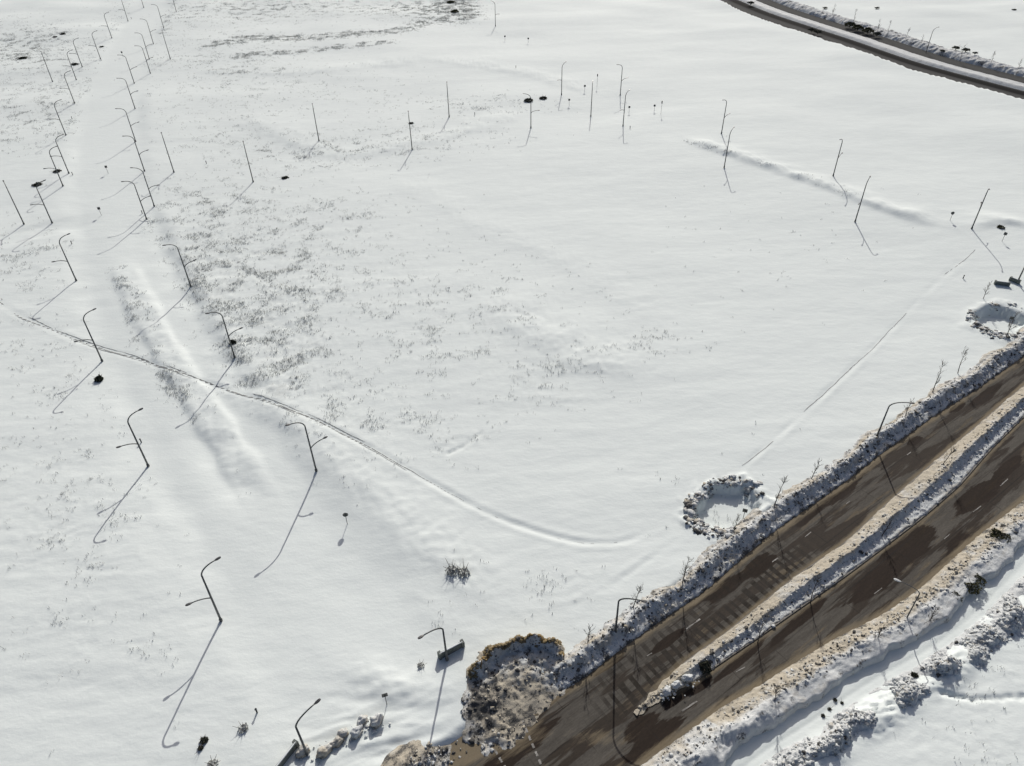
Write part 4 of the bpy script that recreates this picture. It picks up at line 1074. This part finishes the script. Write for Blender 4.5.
SH = {'round': shrub_proto(1, 900, .75, 1.0, M_LEAF), 'flat': shrub_proto(2, 700, 1.1, .5, M_LEAF), 'small': shrub_proto(4, 350, .5, .55, M_LEAF, .08),
      'big': shrub_proto(5, 1500, 2.0, 1.2, M_LEAF, .13), 'scrub': shrub_proto(6, 900, 1.5, .8, M_OLIVE, .12), 'twig': shrub_proto(7, 160, .7, .8, M_STRAW, .10)}
def shrub(k, px_, py_, lab, sc=1.0, z=None, grp='dark shrubs half buried in the snow'):
    if z is None: loc = ground(px_, py_)
    else: loc = (*at(px_, py_, z), z)
    o = place(SH[k], loc, random.random() * 6.28, lab, grp, 'shrub'); o.scale = (sc, sc, sc)
    return o
SHR = [('round', 99.6, 380, 'round dark shrub below the lamp on the curved track', 1.25), ('round', 233.0, 343.5, 'dark pointed bush leaning against a right-row lamp post', 1.15),
       ('flat', 57, 171.5, 'flat dark shrub behind the middle of a left-row lamp', 1.3), ('flat', 37.5, 185, 'flat dark shrub at the top of a left-row lamp', 1.5), ('flat', 75, 64.5, 'flat dark shrub against a far left-row lamp', 1.6),
       ('flat', 101.5, 47, 'dark shrub right of a far left-row lamp with nothing else near', 1.1), ('flat', 55, 37.2, 'left one of two dark shrubs on the far left field', 1.2), ('flat', 63, 34.2, 'right one of two dark shrubs on the far left field', 1.5), ('flat', 23, 58.5, 'dark scrub patch on the far left field edge', 2.0),
       ('flat', 285, 178, 'small dark shrub alone on the snow right of a side-street lamp', 1.2), ('flat', 411, 123.5, 'dark shrub behind the upper post of a side-street lamp', 1.0), ('big', 528.5, 101, 'large dark thicket with tracks beside the central cluster', 1.05), ('flat', 543, 98.5, 'smaller dark shrub right of the large dark thicket', 1.7),
       ('small', 204, 741, 'black shrub at the bottom left with snow hollow below it', 1.2), ('small', 200.5, 748.5, 'black fragment left below the bottom-left shrub', .8), ('twig', 243.5, 729, 'dry twiggy clump left of the bottom-edge lamp', 1.1), ('twig', 213, 765, 'dry twiggy clump at the bottom edge', 1.2),
       ('scrub', 1000.5, 227.5, 'dark scrub on the snow hump by the right edge', .8), ('round', 914, 676, 'dark bush where the slim lamp shadow ends', .7), ('small', 835, 700, 'tiny dark tuft on the footpath, topmost of the line', .6), ('small', 829.5, 709.5, 'tiny dark tuft on the footpath, middle of the line', .6), ('small', 823, 716, 'tiny dark tuft on the footpath, lowest of the line', .6),
       ('small', 842, 703, 'tiny dark tuft on the footpath, rightmost of the line', .5), ('twig', 452, 571, 'dry reed clump, left part of the patch on the drift edge', 1.6), ('twig', 464, 573, 'dry reed clump, right part of the patch on the drift edge', 1.6), ('scrub', 455, 12, 'dark scrub at the far field corner, lower one', 2.0), ('scrub', 451, 3, 'dark scrub at the far field corner, upper one', 2.0),
       ('twig', 421, 666, 'dry twiggy clump left of the dirt heap below the grey-green wall', .9)]
for k, a_, b_, lab, sc in SHR: shrub(k, a_, b_, lab, sc)
def clod(px_, py_, lab, sc, dirt, seed, z=None, grp='row of frozen clods at the side street'):
    r = np.random.default_rng(seed + 40)
    V = ICO3 * (1 + .30 * pn(ICO3[:, 0] * 1.3 + seed, ICO3[:, 1] * 1.3 + ICO3[:, 2], 70) + .22 * fbm(ICO3[:, 0] * 3 + seed, ICO3[:, 1] * 3 + ICO3[:, 2] * 2, 71, 3))[:, None]
    V = V * np.array([1.05, .7, .85]) * sc; V[:, 2] = np.maximum(V[:, 2], -.5 * sc) + .22 * sc
    P = np.stack([r.normal(0, 1.0 * sc, 22), r.normal(-.2, .7 * sc, 22), np.full(22, .02)], 1)[:14]
    LV, LF, idx = lumps(P, .11 * np.exp(r.normal(0, .4, 14)), .7, seed)
    m = mesh_from('snow_clod', np.concatenate([V, LV]), np.concatenate([ICO3F, LF + len(V)]), M_BANK)
    up = ICO3[:, 2]
    attr(m, 'dirt', np.concatenate([dirt + .35 * (up < .35), np.full(len(LV), .2)])); attr(m, 'dark', np.concatenate([.30 + .2 * (up < .2), np.full(len(LV), .1)]))
    o = link('snow_clod', m); x, y, z_ = ground(px_, py_) if z is None else (*at(px_, py_, z), z)
    o.location = (x, y, z_); o.rotation_euler = (0, 0, .75 + r.normal(0, .3))
    return tag(o, lab, 'snow clod', grp)
for i, (a_, b_, lab, sc) in enumerate([(303, 752, 'olive clipped bush of the hedge, lowest and nearest the bottom-edge lamp', .85), (325, 752, 'olive clipped bush of the hedge in the snowy notch', .95), (337, 743, 'olive clipped bush of the hedge at the bend', .8), (343, 735, 'olive clipped bush of the hedge above the bend', .75),
                                      (357, 733, 'grey clipped bush of the hedge, third from its upper end', .85), (362, 722, 'grey clipped bush of the hedge, second from its upper end', .75), (377, 722, 'grey clipped bush at the upper end of the hedge next to the square sign', .9)]):
    clod(a_, b_, lab.replace('olive clipped bush of the hedge', 'olive-grey frozen clod of the row').replace('grey clipped bush of the hedge', 'grey frozen clod of the row').replace('grey clipped bush at the upper end of the hedge', 'grey frozen clod at the upper end of the row'), sc, .55 if 'olive' in lab else .25, i)
shrub('round', 705, 668, 'large dark bush on the median throwing a broad shadow', 1.2, -.45)
for i, (a_, b_, lab, sc) in enumerate([(687, 679, 'dirty snow clod on the median left of the large dark bush', .75), (676, 686, 'dirty snow clod on the median near its tip, right of two', .7), (667, 692, 'dirty snow clod at the median tip', .7)]):
    clod(a_, b_, lab, sc, .1, i + 20, -.5, 'clods on the median tip')
for a_, b_, lab, sc in [(998, 535, 'dark bush on the footpath ridge near the right edge, left one', .9), (1006, 538, 'dark bush on the footpath ridge near the right edge, right one', .8), (978, 580, 'dark bush at the back of the footpath ridge, upper of the clump', .8), (972, 588, 'dark bush at the back of the footpath ridge, lower of the clump', .9), (955, 596, 'dark bush at the back of the footpath ridge above the slim lamp', .75)]:
    shrub('scrub', a_, b_, lab, sc, .2, 'dark bushes on the footpath ridge')
for a_, b_, lab, sc in [(850, 25, 'dark scrub beyond the distant street, first of the black band', 2.2), (858, 28, 'dark scrub beyond the distant street, second of the black band', 2.2), (868, 31, 'dark scrub beyond the distant street, middle of the black band', 2.3), (877, 34, 'dark scrub beyond the distant street, last of the black band', 2.0), (956, 48, 'dark hedge clump right of the distant lamp, left half', 1.8), (966, 50, 'dark hedge clump right of the distant lamp, right half', 1.8), (975, 53, 'low dark clump by the end of the distant hedge', 1.2), (943, 51, 'small dark clump just right of the distant lamp', 1.2),
                        (812, 30, 'dark bush on the near side of the distant street, left', 1.9), (818, 32, 'dark bush on the near side of the distant street, right', 1.9), (751, 3, 'dark bush where the distant street meets the top edge', 2.0), (825, 8, 'dark clump on the bank where the distant street meets the top edge', 1.3), (877, 8, 'flat dark patch of scrub on the far snowfield, upper right', 1.3), (1014, 10, 'dark bush on the far snowfield by the top right corner', 1.3)]:
    shrub('flat' if sc < 2.1 else 'scrub', a_, b_, lab, sc, .5, 'dark scrub by the distant street')

# ------------------------------------------------------------------ low walls
def wall_proto(L, h=1.35):
    root = bpy.data.objects.new('low_wall', None); COL.objects.link(root)
    mb = MB(); mb.box((0, 0, h / 2 - .3), (L, .28, h + .6)); mb.build('panel', M_CONC, root, False)
    for sx in (-1, 1):
        mb = MB(); mb.box((sx * (L / 2 + .22), .08, h / 2 - .30), (.40, .62, h + .66)); mb.build('end_pier', M_CONC, root, False)
    V = ICO3 * np.array([L / 2 + .3, .11, .06]); V[:, 2] = np.where(V[:, 2] < 0, V[:, 2] * .15, V[:, 2]) + h + .02
    link('snow_cap', mesh_from('snow_cap', V, ICO3F, M_CAP), root)
    return root
def wall(pa, pb, lab, h=1.35):
    A, B = np.array(at(*pa)), np.array(at(*pb)); c = (A + B) / 2; L = float(np.hypot(*(B - A)))
    o = wall_proto(max(L - .8, .8), h); o.location = (c[0], c[1], hz(*c)); o.rotation_euler = (0, 0, math.atan2(B[1] - A[1], B[0] - A[0]))
    tag(o, lab, 'wall', 'low grey-green walls in the snow')
wall((439, 658), (464, 645), 'low grey-green wall standing in the snow behind the arm-left lamp', 1.15)
wall((274, 775), (298, 744), 'low grey wall running off the bottom edge left of the hedge', 1.0)
wall((994, 284), (1009, 286), 'low dark wall near the right edge, left of two', .9)
wall((1009, 280), (1019, 284), 'low dark wall near the right edge, beside the cut-off lamp', .9)
